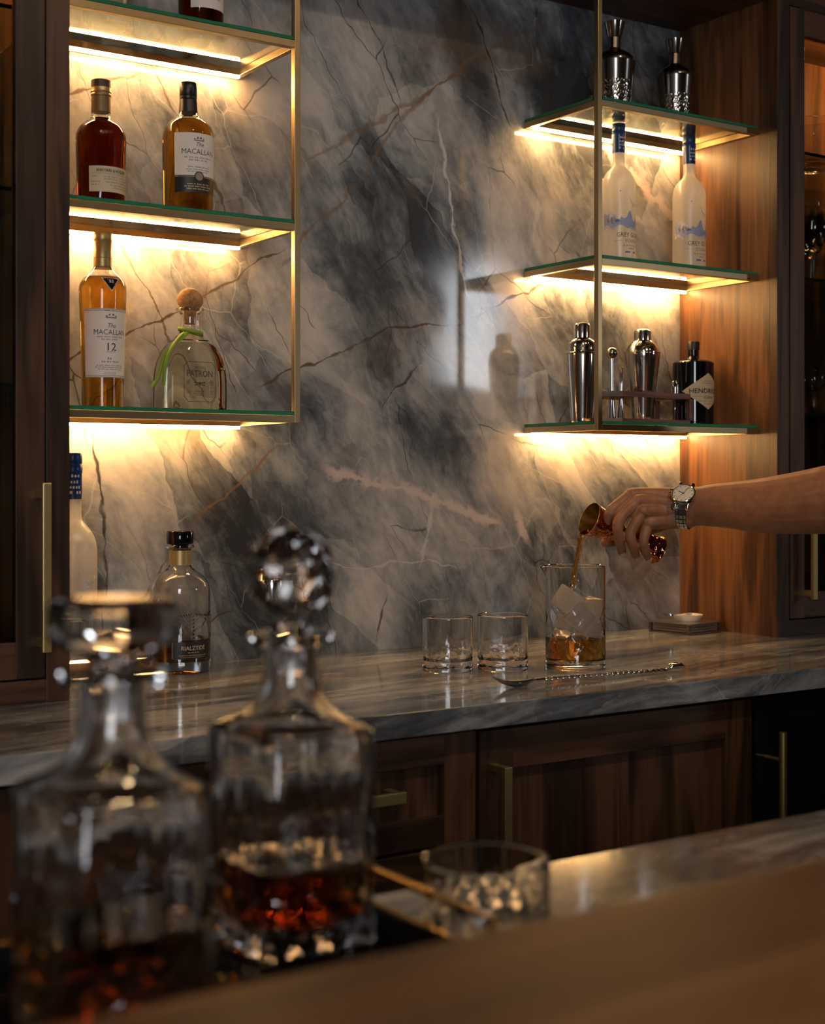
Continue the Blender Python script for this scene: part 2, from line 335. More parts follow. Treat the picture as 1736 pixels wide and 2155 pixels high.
# ------------------------------------------------------------------ tall glazed cabinets
def tall_cabinet(name, label, x0, x1, side):
    """side = +1: the door meets the niche at its right edge, -1: at its left edge"""
    t = thing(name, label, 'cabinet')
    z1 = RZ
    bx('side_panel', 'wood_panel_lit', t, x1 - 0.019, x1, YC + 0.02, -0.001, ZC, z1)
    bx('side_panel', 'wood_panel_lit', t, x0, x0 + 0.019, YC + 0.02, -0.001, ZC, z1)
    bx('back_panel', 'wood_panel_lit', t, x0 + 0.019, x1 - 0.019, -0.015, -0.001, ZC, z1)
    bx('bottom_panel', 'wood_x', t, x0 + 0.019, x1 - 0.019, YC + 0.02, -0.015, ZC, ZC + 0.034)
    bx('top_panel', 'wood_x', t, x0 + 0.019, x1 - 0.019, YC + 0.02, -0.015, 2.15, 2.17)
    s = 0.0335
    bx('face_stile', 'wood_z', t, x0, x0 + s, YC, YC + 0.02, ZC, z1, bevel=0.0008)
    bx('face_stile', 'wood_z', t, x1 - s, x1, YC, YC + 0.02, ZC, z1, bevel=0.0008)
    bx('face_rail', 'wood_x', t, x0 + s, x1 - s, YC + 0.0005, YC + 0.02, ZC, ZC + 0.0315, bevel=0.0008)
    bx('face_rail', 'wood_x', t, x0 + s, x1 - s, YC + 0.0005, YC + 0.02, 2.150, z1, bevel=0.0008)
    # door
    d = bpy.data.objects.new('door', None); COL.objects.link(d); d.parent = t
    g = 0.0025; dx0, dx1, dz0, dz1 = x0 + s + g, x1 - s - g, ZC + 0.0345, 2.147; f = 0.0405
    bx('door_stile', 'wood_z', d, dx0, dx0 + f, YC - 0.001, YC + 0.018, dz0, dz1, bevel=0.0008)
    bx('door_stile', 'wood_z', d, dx1 - f, dx1, YC - 0.001, YC + 0.018, dz0, dz1, bevel=0.0008)
    bx('door_rail', 'wood_x', d, dx0 + f, dx1 - f, YC - 0.0005, YC + 0.018, dz0, dz0 + 0.050, bevel=0.0008)
    bx('door_rail', 'wood_x', d, dx0 + f, dx1 - f, YC - 0.0005, YC + 0.018, dz1 - 0.05, dz1, bevel=0.0008)
    bx('pane', 'pane', d, dx0 + f, dx1 - f, YC + 0.006, YC + 0.010, dz0 + 0.05, dz1 - 0.05)
    hx = dx1 - 0.0115 if side > 0 else dx0 + f * 0.86
    if side > 0: hx = 0.6805
    h = MB().box(hx - 0.0062, hx + 0.0062, YC - 0.034, YC - 0.026, 0.992, 1.2215)
    for hz in (1.004, 1.206): h.box(hx - 0.0055, hx + 0.0055, YC - 0.0265, YC - 0.0005, hz - 0.006, hz + 0.006)
    h.build('door_handle', 'handle', d, bevel=0.0012)
    for z in (1.352, 1.622, 1.872):
        bx('glass_shelf', 'shelf_glass', t, x0 + 0.02, x1 - 0.02, YC + 0.026, -0.016, z, z + 0.006)
    MB().box(x0 + 0.05, x1 - 0.05, YC + 0.030, YC + 0.038, 2.112, 2.124).build('light_strip', 'cab_led', t)
    return t
cabL = tall_cabinet('glazed_cabinet', 'tall walnut cabinet with dark glass door and long brass handle beside the whisky shelves', 0.20, XC, 1)
cabR = tall_cabinet('glazed_cabinet', 'tall walnut cabinet with stemware inside its glass door, behind the outstretched arm', XW, 2.72, -1)

# ------------------------------------------------------------------ counter, island, bar top
ct = bx('countertop', 'marble_top', None, -0.6, 3.2, -CF, -0.0005, 0.887, ZC, bevel=0.0016)
tag(ct, 'long grey veined marble worktop along the back wall', 'worktop')
YF = -0.598
def shaker_front(t, x0, x1, z0, z1, sw=0.052, rt=0.052, rb=0.052, name='door'):
    d = bpy.data.objects.new(name, None); COL.objects.link(d); d.parent = t
    bx('stile', 'wood_z', d, x0, x0 + sw, YF, YF + 0.02, z0, z1, bevel=0.0006)
    bx('stile', 'wood_z', d, x1 - sw, x1, YF, YF + 0.02, z0, z1, bevel=0.0006)
    bx('rail', 'wood_x', d, x0 + sw, x1 - sw, YF + 0.0002, YF + 0.02, z1 - rt, z1, bevel=0.0006)
    bx('rail', 'wood_x', d, x0 + sw, x1 - sw, YF + 0.0002, YF + 0.02, z0, z0 + rb, bevel=0.0006)
    bx('panel', 'wood_z', d, x0 + sw, x1 - sw, YF + 0.009, YF + 0.018, z0 + rb, z1 - rt)
    return d
def base_unit(name, label, x0, x1, mat='black'):
    t = thing(name, label, 'cabinet')
    bx('carcass', mat, t, x0 + 0.001, x1 - 0.001, YF + 0.021, -0.02, 0.09, 0.886)
    bx('plinth', 'black', t, x0 + 0.001, x1 - 0.001, YF + 0.07, -0.02, 0.0, 0.09)
    return t
def bar_handle(d, x0, x1, z0, z1, vert):
    h = MB().box(x0, x1, YF - 0.036, YF - 0.027, z0, z1)
    if vert:
        for z in (z0 + .005, z1 - .005): h.box(x0 + .001, x1 - .001, YF - 0.0275, YF, z - .0048, z + .0048)
    else:
        for x in (x0 + .008, x1 - .008): h.box(x - .006, x + .006, YF - 0.0275, YF, z0 + .001, z1 - .001)
    return h.build('handle', 'handle', d, bevel=0.0008)
dr = base_unit('drawer_cabinet', 'walnut drawer unit with brass bar pulls under the worktop behind the decanters', 0.58, 1.1815)
zt = 0.8815
for i, (za, zb_) in enumerate(((0.7325, zt), (0.435, 0.7270), (0.10, 0.4295))):
    d = shaker_front(dr, 0.583, 1.1785, za, zb_, 0.052, 0.040 if i == 0 else 0.052, 0.040 if i == 0 else 0.052, 'drawer')
    zm = (za + zb_) / 2 + (0.006 if i == 0 else 0)
    bar_handle(d, 0.72, 1.0411, zm - 0.0075, zm + 0.0075, False)
dc = base_unit('door_cabinet', 'walnut base cabinet with framed door and upright brass pull below the mixing glass', 1.1815, 1.7225)
d = shaker_front(dc, 1.1855, 1.7195, 0.10, 0.879, 0.058, 0.056, 0.056)
bar_handle(d, 1.2018, 1.2148, 0.55, 0.8336, True)
wc = thing('wine_cooler', 'black glass-fronted wine cooler with slim brass handle under the worktop end', 'appliance')
bx('body', 'black', wc, 1.7245, 2.32, YF + 0.022, -0.02, 0.09, 0.884)
bx('door', 'cooler', wc, 1.7265, 2.318, YF - 0.001, YF + 0.02, 0.10, 0.8795, bevel=0.001)
bx('glass_panel', 'black_gloss', wc, 1.79, 2.27, YF - 0.0022, YF - 0.0012, 0.14, 0.838)
h = MB().tube([(1.7505, YF - 0.036, 0.40), (1.7505, YF - 0.036, 0.829)], 0.0066, 16)
for z in (0.45, 0.785): h.tube([(1.7505, YF - 0.036, z), (1.7505, YF - 0.001, z)], 0.0035, 10)
h.build('handle', 'handle', wc, 40)
bx('plinth', 'black', wc, 1.7265, 2.318, YF + 0.07, -0.02, 0.0, 0.09)
b4 = base_unit('end_cabinet', 'plain dark base cabinet beyond the wine cooler', 2.322, 3.19)
bx('door', 'wood_z', b4, 2.324, 3.188, YF, YF + 0.02, 0.10, 0.879, bevel=0.0006)
b5 = base_unit('corner_cabinet', 'plain dark base cabinet left of the drawer unit', -0.59, 0.578)
bx('door', 'wood_z', b5, -0.588, 0.576, YF, YF + 0.02, 0.10, 0.879, bevel=0.0006)

isl = thing('bar_island', 'bar island with grey marble top in the foreground', 'bar')
bx('marble_top', 'marble_top', isl, -0.9, 2.9, -1.75, -1.297, 0.887, ZC, bevel=0.0016)
bx('body', 'wood_x', isl, -0.85, 2.85, -1.75, -1.33, 0.0, 0.886)
YB = -1.683
bar = thing('raised_bar', 'raised dark wooden bar running along the near edge of the picture', 'bar')
bx('top_board', 'bar_wood', bar, -1.1, 3.1, -2.35, YB, 0.985, 1.027, bevel=0.004)
bx('riser', 'wood_x', bar, -0.9, 2.9, -2.2, YB - 0.068, 0.0, 0.9845)

_t = NT('ground_glass_edge'); _a = _t.n('BsdfTranslucent', {'Color': (0.10, 0.55, 0.33, 1)}); _b = _t.n('BsdfPrincipled', {'Base Color': (0.045, 0.26, 0.15, 1), 'Roughness': 0.15})
_m = _t.n('MixShader', {0: 0.55}); _t.t.links.new(_a.outputs[0], _m.inputs[1]); _t.t.links.new(_b.outputs[0], _m.inputs[2]); M['glass_edge'] = _t.surf(_m)
# ------------------------------------------------------------------ brass and glass shelf units with LED strips
ZS = (1.3148, 1.6147, 1.9011)
FT, GT = 0.0112, 0.006
def shelf_unit(label, x0, x1, post):
    t = thing('glass_shelf_unit', label, 'shelf')
    pw, pd = 0.0098, 0.0118
    px0, px1 = (x1 - pw, x1) if post > 0 else (x0, x0 + pw)
    bx('post', 'brass', t, px0, px1, -SD, -SD + pd, ZS[0], RZ, bevel=0.0006)
    for z in ZS:
        a, b = (x0, px0) if post > 0 else (px1, x1)
        bx('front_rail', 'brass', t, a, b, -SD, -SD + pd, z, z + FT, bevel=0.0005)
        for (p, q) in ((x0, x0 + 0.0098), (x1 - 0.0098, x1)):
            bx('side_rail', 'brass', t, p, q, -SD + pd, -0.030, z, z + FT, bevel=0.0005)
        bx('back_rail', 'brass', t, x0, x1, -0.030, -0.003, z, z + FT)
        MB().box(x0 + 0.002, x1 - 0.009, -0.0290, -0.0215, z - 0.0045, z - 0.0001).build('led_strip', 'led', t)
        # notch round the post: the pane stops short of it
        X0, X1 = (x0 + 0.001, x1 - 0.0006) if post > 0 else (x0 + 0.0006, x1 - 0.003)
        Y0, Y1 = -SD + 0.0004, -0.004
        if post > 0: out = [(X0, Y0), (px0 - 0.0015, Y0), (px0 - 0.0015, Y0 + pd + 0.002), (X1, Y0 + pd + 0.002), (X1, Y1), (X0, Y1)]
        else: out = [(X0, Y0 + pd + 0.002), (px1 + 0.0015, Y0 + pd + 0.002), (px1 + 0.0015, Y0), (X1, Y0), (X1, Y1), (X0, Y1)]
        n = len(out); g = MB(); g.add([(q[0], q[1], z + FT + 0.0002) for q in out] + [(q[0], q[1], z + FT + GT) for q in out],
              [tuple(range(n - 1, -1, -1)), tuple(range(n, 2 * n))] + [(i, (i + 1) % n, n + (i + 1) % n, n + i) for i in range(n)])
        so = g.build('shelf_glass', 'shelf_glass', t)
        ed = MB(); za, zb2 = z + FT + 0.0006, z + FT + GT - 0.0004
        if post > 0: ed.box(X0, px0 - 0.0015, Y0 - 0.0006, Y0 - 0.0001, za, zb2)
        else: ed.box(px1 + 0.0015, X1, Y0 - 0.0006, Y0 - 0.0001, za, zb2).box(X0 - 0.0006, X0 - 0.0001, Y0 + pd + 0.002, Y1, za, zb2)
        ed.build('ground_edge', 'glass_edge', so)
    return t
shelfL = shelf_unit('brass-framed glass shelves with warm light strips holding the whisky and tequila bottles', XC + 0.0005, XL, 1)
shelfR = shelf_unit('brass-framed glass shelves with warm light strips holding shakers and vodka bottles', XR, XW - 0.0005, -1)
ZG = [z + FT + GT + 0.0002 for z in ZS]      # tops of the glass

# ------------------------------------------------------------------ unseen ceiling downlights, added for warm glints and fill over the bar
M['down'] = emit('added_downlight_glow', (1.0, 0.66, 0.34), 80.0)
for i, (x, y) in enumerate([(0.2, -1.6), (0.95, -1.6), (1.7, -1.6), (2.45, -1.6), (-0.4, -2.3), (0.35, -2.3), (1.1, -2.3)]):
    t = thing('added_downlight', ('first', 'second', 'third', 'fourth', 'fifth', 'sixth', 'seventh')[i] + ' added unseen ceiling downlight, ' + ('above the island' if y > -2 else 'above the raised bar'), 'downlight', (x, y, RZ), 0, 'added ceiling downlights')
    MB().lathe([(0.035, -0.0005), (0.050, -0.0005), (0.050, -0.006), (0.035, -0.006), (0.035, -0.0005)], 28).build('ring', 'black', t)
    MB().lathe([(0, -0.0035), (0.0345, -0.0035), (0.0345, -0.001), (0, -0.001)], 28).build('lamp', 'down', t)
    if i in (3, 4, 5): continue
    sl = bpy.data.lights.new('added_beam', 'SPOT'); sl.energy = (8, 17, 15, 0, 0, 0, 22)[i]; sl.color = (1.0, 0.82, 0.63); sl.spot_size = math.radians(74 if y > -2 else 60); sl.spot_blend = 0.8; sl.shadow_soft_size = 0.035  # unseen spot added to brighten wall, counter and bar top
    so = bpy.data.objects.new('added_beam', sl); COL.objects.link(so); so.parent = t; so.location = (0, 0, -0.012)
    so.rotation_euler = Vector((0.05, 0.85 if y > -2 else 0.25, -1.0)).to_track_quat('-Z', 'Y').to_euler()
# ================================================================== THINGS
def text2d(body, size, bold=0.0, sx=1.0, shear=0.0, space=1.0):
    c = bpy.data.curves.new('lettering', 'FONT'); c.body = body; c.size = size; c.align_x = 'CENTER'; c.offset = bold * size
    c.resolution_u = 2; c.shear = shear; c.space_character = space
    o = bpy.data.objects.new('lettering', c); COL.objects.link(o)
    me = bpy.data.meshes.new_from_object(o.evaluated_get(bpy.context.evaluated_depsgraph_get()))
    vs = [(v.co.x * sx, v.co.y) for v in me.vertices]; fs = [tuple(p.vertices) for p in me.polygons]
    bpy.data.objects.remove(o); bpy.data.curves.remove(c); bpy.data.meshes.remove(me)
    return vs, fs

class Flat:
    """flat print in (x, height) coordinates, later laid on a curved or flat face"""
    def __init__(s): s.v = []; s.f = []
    def add(s, vs, fs, dx=0, dy=0):
        o = len(s.v); s.v += [(a + dx, b + dy) for a, b in vs]; s.f += [tuple(i + o for i in f) for f in fs]; return s
    def text(s, body, size, x, y, fit=None, **kw):
        vs, fs = text2d(body, size, **kw)
        if fit:
            wd = max(q[0] for q in vs) - min(q[0] for q in vs); k = fit / wd; vs = [(a * k, b) for a, b in vs]
        return s.add(vs, fs, x, y)
    def rect(s, x0, x1, y0, y1, n=1):
        for i in range(n):
            a, b = x0 + (x1 - x0) * i / n, x0 + (x1 - x0) * (i + 1) / n
            s.add([(a, y0), (b, y0), (b, y1), (a, y1)], [(0, 1, 2, 3)])
        return s
    def poly(s, pts): return s.add(pts, [tuple(range(len(pts)))])
    def words(s, x, y, wd, h, seed=0):
        """a line of print too small to read: short blocks like words"""
        r = random.Random(seed); a = x - wd / 2
        while a < x + wd / 2 - h:
            l = min(h * r.uniform(1.5, 5), x + wd / 2 - a); n = max(1, int(l / (h * .9)))
            for i in range(n): s.rect(a + l * i / n, a + l * (i + .62) / n, y, y + h * r.uniform(.8, 1))
            a += l + h * .7
        return s
    def outline(s, pts, wd):
        n = len(pts); c = (sum(p[0] for p in pts) / n, sum(p[1] for p in pts) / n)
        inn = []
        for i in range(n):
            p0, p1, p2 = Vector(pts[i - 1]), Vector(pts[i]), Vector(pts[(i + 1) % n])
            d1, d2 = (p1 - p0).normalized(), (p2 - p1).normalized(); nn = (Vector((-d1.y, d1.x)) + Vector((-d2.y, d2.x))).normalized()
            if nn.dot(Vector(c) - p1) < 0: nn = -nn
            inn.append(tuple(p1 + nn * wd / max(0.4, abs(nn.dot(Vector((-d1.y, d1.x)))))))
        return s.add(list(pts) + inn, [(i, (i + 1) % n, n + (i + 1) % n, n + i) for i in range(n)])
    def wrap(s, R, off=0.0004, th0=0.0):
        m = MB(); pts = []
        for x, h in s.v:
            r = R(h) + off; a = x / R(h) + th0; pts.append((r * math.sin(a), -r * math.cos(a), h))
        return m.add(pts, s.f)
    def face(s, y, x0=0.0): return MB().add([(x + x0, y, h) for x, h in s.v], s.f)

def prof_r(prof):
    pr = sorted((h, r) for r, h in prof)
    def R(h):
        for (a, ra), (b, rb) in zip(pr, pr[1:]):
            if a <= h <= b: return ra + (rb - ra) * ((h - a) / (b - a) if b > a else 0)
        return pr[-1][1] if h > pr[-1][0] else pr[0][1]
    return R
def px(prof, vb, k): return [(r * k, (vb - v) * k) for r, v in prof]
def smoothp(pts, n=5):
    """Catmull-Rom through profile points"""
    out = []
    for i in range(len(pts) - 1):
        p0, p1, p2, p3 = [Vector(pts[max(0, min(len(pts) - 1, j))]) for j in (i - 1, i, i + 1, i + 2)]
        for t in range(n):
            t /= n; out.append(tuple(0.5 * ((2 * p1) + (p2 - p0) * t + (2 * p0 - 5 * p1 + 4 * p2 - p3) * t * t + (3 * p1 - p0 - 3 * p2 + p3) * t ** 3)))
    return out + [tuple(pts[-1])]
def label_patch(R, h0, h1, a0, a1, n=22, off=0.00022):
    m = MB(); rows = 4
    for i in range(rows + 1):
        h = h0 + (h1 - h0) * i / rows; r = R(h) + off
        m.v += [(r * math.sin(a0 + (a1 - a0) * j / n), -r * math.cos(a0 + (a1 - a0) * j / n), h) for j in range(n + 1)]
    m.f = [(i * (n + 1) + j, i * (n + 1) + j + 1, (i + 1) * (n + 1) + j + 1, (i + 1) * (n + 1) + j) for i in range(rows) for j in range(n)]
    return m
def shell(outer, th, hb, ht=None):
    """outer profile plus an inner wall th thinner, standing on a base hb thick: one closed profile"""
    R = prof_r(outer); top = outer[-1][1] if ht is None else ht
    inner = [(max(0.0005, r - th), h) for r, h in outer if hb < h < top - 0.0005]
    return list(outer) + [(outer[-1][0] - th, top)] + inner[::-1] + [(max(0.0005, R(hb) - th), hb), (0.0, hb)]

# ---- liquids and glass
M['whisky'] = glassmat('amber_whisky', (1, 1, 1), 0.0, 1.40, (0.87, 0.66, 0.08), 52.0)
M['whisky_light'] = glassmat('light_amber_whisky', (1, 1, 1), 0.0, 1.42, (0.90, 0.42, 0.06), 52.0)
M['brandy'] = glassmat('dark_brandy', (1, 1, 1), 0.0, 1.42, (0.80, 0.55, 0.10), 140.0)
M['decanter_whisky'] = glassmat('decanter_whisky', (1, 1, 1), 0.0, 1.36, (0.86, 0.62, 0.06), 110.0)
M['rum'] = glassmat('brown_rum', (1, 1, 1), 0.0, 1.36, (0.88, 0.64, 0.07), 70.0)
M['mix'] = glassmat('mixing_whisky', (1, 1, 1), 0.0, 1.34, (0.95, 0.72, 0.05), 36.0)
M['stream'] = glassmat('falling_whisky', (1, 1, 1), 0.0, 1.33, (0.92, 0.62, 0.06), 210.0)
M['tequila'] = glassmat('pale_tequila', (1, 1, 1), 0.0, 1.22, (0.95, 0.88, 0.45), 8.0)
def mixed(name, parts):
    """additive list of (shader node type, inputs, weight)"""
    t = NT(name); sh = None
    for typ, ins, wgt in parts:
        n = t.n(typ, ins)
        if sh is None: sh = n
        else:
            mx = t.n('MixShader', {0: wgt}); t.t.links.new(sh.outputs[0], mx.inputs[1]); t.t.links.new(n.outputs[0], mx.inputs[2]); sh = mx
    return t.surf(sh)
M['frosted'] = mixed('frosted_glass', [('BsdfDiffuse', {'Color': (0.62, 0.60, 0.57, 1)}, 0), ('BsdfTranslucent', {'Color': (0.88, 0.86, 0.82, 1)}, 0.62), ('BsdfGlossy', {'Color': (1, 1, 1, 1), 'Roughness': 0.32}, 0.07)])
M['ice'] = mixed('cloudy_ice', [('BsdfGlass', {'Color': (1, 0.99, 0.98, 1), 'Roughness': 0.12, 'IOR': 1.25}, 0), ('BsdfTranslucent', {'Color': (0.95, 0.91, 0.88, 1)}, 0.42), ('BsdfDiffuse', {'Color': (0.85, 0.82, 0.79, 1)}, 0.18)])
M['capsule_gold'] = P('gold_capsule', (0.50, 0.36, 0.15), 0.42, 0.75)
M['capsule_black'] = P('black_capsule', (0.012, 0.011, 0.011), 0.38)
M['cap_brown'] = P('brown_cap', (0.07, 0.035, 0.018), 0.5)
M['neck_band'] = P('brown_gold_neck_band', (0.21, 0.12, 0.045), 0.45, 0.3)
M['cream'] = P('cream_label', (0.56, 0.46, 0.31), 0.65)
M['black_label'] = P('black_label', (0.012, 0.012, 0.011), 0.45)
M['gold_ink'] = P('gold_ink', (0.55, 0.42, 0.24), 0.5)
M['seal'] = P('bronze_seal', (0.28, 0.23, 0.15), 0.5, 0.3)
M['blue_cap'] = P('blue_capsule', (0.010, 0.055, 0.20), 0.28)
M['blue_ink'] = P('pale_blue_print', (0.33, 0.37, 0.56), 0.6)
M['deep_blue_ink'] = P('deep_blue_print', (0.10, 0.16, 0.42), 0.6)
M['lilac'] = P('lilac_print', (0.62, 0.58, 0.62), 0.6)
M['white_ink'] = P('white_print', (0.80, 0.77, 0.74), 0.6)
M['red_ink'] = P('red_print', (0.55, 0.05, 0.03), 0.6)
M['shade_ink'] = P('brown_grey_print', (0.24, 0.20, 0.20), 0.6)
M['ribbon'] = P('green_ribbon', (0.17, 0.28, 0.015), 0.5)
def cork_mat():
    t = NT('cork'); tc = t.n('TexCoord'); n = t.noise(tc.outputs['Object'], 260, 3, 0.6); n2 = t.noise(tc.outputs['Object'], 70, 3, 0.6)
    c = t.ramp(t.m('ADD', t.m('MULTIPLY', n.outputs[0], 0.6), t.m('MULTIPLY', n2.outputs[0], 0.4)), [(0.3, (0.22, 0.085, 0.022)), (0.6, (0.50, 0.25, 0.085))])
    b = t.n('BsdfPrincipled', {'Base Color': c, 'Roughness': 0.75}); t.put(b, 'Normal', t.n('Bump', {'Height': n.outputs[0], 'Strength': 0.25, 'Distance': 0.0008}))
    return t.surf(b)
M['cork'] = cork_mat()

def filled_bottle(name, label, loc, prof, fill, liquid, rz=0.0, seg=56, group=None):
    """glass bottle: solid liquid-filled glass to the fill height, clear glass shell above it"""
    t = thing(name, label, 'bottle', loc, rz, group); R = prof_r(prof)
    low = [(0.0, prof[0][1])] + [q for q in prof if q[1] < fill] + [(R(fill), fill), (0.0, fill)]
    MB().lathe(low, seg).build('body', liquid, t, 30)
    up = [(R(fill), fill + 0.00005)] + [q for q in prof if q[1] > fill]
    th = 0.0028
    ring = up + [(r - th, h) for r, h in up[::-1]] + [up[0]]
    m = MB(); m.rings([[(r * math.cos(2 * PI * j / seg), r * math.sin(2 * PI * j / seg), h) for j in range(seg)] for r, h in ring], False, False)
    m.build('neck', 'glass', t, 30)
    return t, R

# ---- whisky bottle with gold capsule (lower shelf)
k = 2.2 / 3049; vb = 862
prof = px(smoothp([(43.5, 858), (43.8, 800), (46.5, 700), (49.0, 630), (49.5, 612), (47.5, 599), (41, 587), (31, 577), (23, 569), (19.5, 562), (18.5, 552), (18.3, 505)], 5), vb, k)
prof = [(41 * k, 0.0), (43 * k, 1.5 * k)] + prof
t, R = filled_bottle('whisky_bottle', 'amber whisky bottle with gold capsule and white label reading 12, lowest left shelf', (0.8350, -0.11, ZG[0]), prof, (862 - 586) * k, 'whisky')
cp = MB().lathe(px([(0, 565), (19.4, 565), (19.6, 545), (18.9, 544.2), (19.6, 543.4), (19.4, 509), (18.8, 508.2), (19.4, 507.4), (19.3, 491.5), (18.2, 490), (0, 490)], vb, k), 48).build('capsule', 'capsule_gold', t, 40)
H = lambda v: (vb - v) * k
lb = label_patch(R, H(797), H(654), -1.30, 1.30).build('label', 'paper', t, 'all')
fl = Flat(); A_ = 1.30 * 47 * k
for v in (655.5, 658.5, 793, 796): fl.rect(-A_, A_, H(v) - 0.4 * k, H(v) + 0.4 * k, 24)
fl.text('MACALLAN', 15.5 * k, 0, H(708), fit=72 * k, bold=0.0).text('12', 23 * k, 0, H(741), fit=19 * k, bold=0.006).rect(-9.5 * k, 9.5 * k, H(744), H(743.2), 2)
fl.text('The', 14 * k, 0, H(694), shear=0.35, fit=17 * k)
fl.poly([(-7 * k, H(668)), (-3 * k, H(664)), (-2 * k, H(668))]).poly([(1 * k, H(668)), (4 * k, H(664)), (7 * k, H(668))]).wrap(R).build('lettering', 'ink', lb)
f2 = Flat()
for v, wd, h in ((714, 58, 3.0), (719.5, 40, 3.0), (760, 14, 5), (766, 38, 3.5), (773, 60, 2.4), (777, 64, 2.4), (781, 54, 2.4), (787.5, 24, 1.6), (790.5, 30, 1.6)): f2.words(0, H(v), wd * k, h * k, int(v))
f2.rect(-10 * k, 10 * k, H(674), H(671), 3).rect(-12 * k, -8 * k, H(674), H(668)).rect(8 * k, 12 * k, H(674), H(668))
f2.wrap(R).build('small_print', 'grey_ink', lb)
tri = [(-20 * k, H(589.5)), (20 * k, H(589.5)), (0, H(619))]
d = Flat().poly(tri).wrap(R, 0.0007).build('neck_emblem', 'black_label', t)
fl = Flat().outline(tri, 1.6 * k).text('52', 9 * k, 0, H(600), fit=10 * k); fl.wrap(R, 0.0010).build('lettering', 'white_ink', d)

# ---- second whisky bottle, black capsule (middle shelf)
k = 2.28 / 3049; vb = 466
prof = [(49 * k, 0.0), (51.5 * k, 2 * k)] + px(smoothp([(52, 462), (52.3, 420), (54, 340), (54.5, 300), (53, 283), (47.5, 268), (38, 258), (28, 251), (22.5, 244), (19.5, 236), (18, 220), (17, 185)], 5), vb, k)
t, R = filled_bottle('whisky_bottle', 'whisky bottle with black capsule and white-over-black label on the middle left shelf', (0.9766, -0.11, ZG[1]), prof, (vb - 257) * k, 'whisky')
MB().lathe(px([(0, 238), (20.0, 238), (18.6, 220), (18.2, 213), (17.2, 212), (18.0, 210), (18.4, 205), (17.6, 204), (18.4, 203), (18.4, 178), (17, 175.5), (0, 175)], vb, k), 48).build('capsule', 'capsule_black', t, 40)
H = lambda v: (vb - v) * k
lb = label_patch(R, H(379), H(291), -0.98, 1.0).build('label', 'paper', t, 'all')
lb2 = label_patch(R, H(414), H(379.3), -0.98, 1.0).build('lower_label', 'black_label', t, 'all')
fl = Flat().text('MACALLAN', 15.5 * k, 0, H(335), fit=74 * k, bold=0.0).text('The', 13 * k, 0, H(319), shear=0.35, fit=17 * k)
fl.poly([(-7 * k, H(303)), (-3 * k, H(298)), (-1.5 * k, H(303))]).poly([(0, H(303)), (3 * k, H(298)), (6 * k, H(303))]); fl.wrap(R).build('lettering', 'ink', lb)
f2 = Flat()
for v, wd, h in ((343.5, 62, 3.2), (349, 44, 3.2), (363, 48, 3), (368, 54, 2.6), (372.5, 48, 2.6)): f2.words(0, H(v), wd * k, h * k, int(v))
f2.rect(-11 * k, 11 * k, H(308), H(305), 3).rect(-12 * k, -9 * k, H(308), H(302)).rect(8 * k, 11 * k, H(308), H(302)); f2.wrap(R).build('small_print', 'grey_ink', lb)
f2 = Flat().rect(-0.96 * 53 * k, 0.98 * 53 * k, H(382), H(381), 20)
for v, wd, h in ((398, 50, 2.6), (403, 62, 2.6), (408, 52, 2.6)): f2.words(0, H(v), wd * k, h * k, int(v))
f2.wrap(R).build('small_print', 'gold_ink', lb2)
circ = lambda r, n=24, cx=0, cy=0: [(cx + r * math.cos(2 * PI * j / n), cy + r * math.sin(2 * PI * j / n)) for j in range(n)]
sl = Flat().poly(circ(10.5 * k, 24, 0, H(381))).wrap(R, 0.0008).build('seal', 'black_label', t)
Flat().poly(circ(8.3 * k, 24, 0, H(381))).wrap(R, 0.0011).build('seal_face', 'seal', sl)

# ---- dark cognac-coloured bottle (middle shelf, left)
k = 2.2 / 3049; vb = 447
prof = [(46 * k, 0.0), (48.6 * k, 2 * k)] + px(smoothp([(49, 442), (50.5, 380), (52.3, 310), (52.5, 296), (50.5, 283), (44, 270), (34, 261), (25, 255), (21, 249), (19.8, 240), (19.6, 190)], 5), vb, k)
t, R = filled_bottle('brandy_bottle', 'dark brown bottle with small cream label low on its side, middle left shelf', (0.8322, -0.11, ZG[1]), prof, (vb - 253) * k, 'brandy')
MB().lathe(px([(0, 239), (20.4, 239), (20.2, 206), (0, 206)], vb, k), 40).build('neck_band', 'neck_band', t, 40)
MB().lathe(px([(0, 205), (20.6, 205), (21.6, 202), (20.4, 199), (21.8, 196), (20.6, 193), (20.6, 187), (0, 187)], vb, k), 40).build('neck_ring', 'capsule_gold', t, 40)
MB().lathe(px([(0, 186.6), (20.6, 186.6), (20.6, 172), (19.5, 171), (0, 171)], vb, k), 40).build('cap', 'cap_brown', t, 40)
H = lambda v: (vb - v) * k
lb = label_patch(R, H(413), H(360), -0.88, 1.25).build('label', 'cream', t, 'all')
fl = Flat().text('ANN PARK & NOGLENE', 9.5 * k, 7 * k, H(372), fit=72 * k, bold=0.02); fl.wrap(R).build('lettering', 'ink', lb)
f2 = Flat().rect(-38 * k, 52 * k, H(376), H(375.2), 14)
for i, (v, x, wd) in enumerate(((383, -30, 16), (383, 2, 30), (383, 36, 26), (388, 2, 30), (388, 36, 28), (394, -30, 20), (394, 20, 60), (400, -30, 18), (400, 25, 50), (405, 30, 44))): f2.words(x * k, H(v), wd * k, 2.6 * k, i)
f2.wrap(R).build('small_print', 'grey_ink', lb)

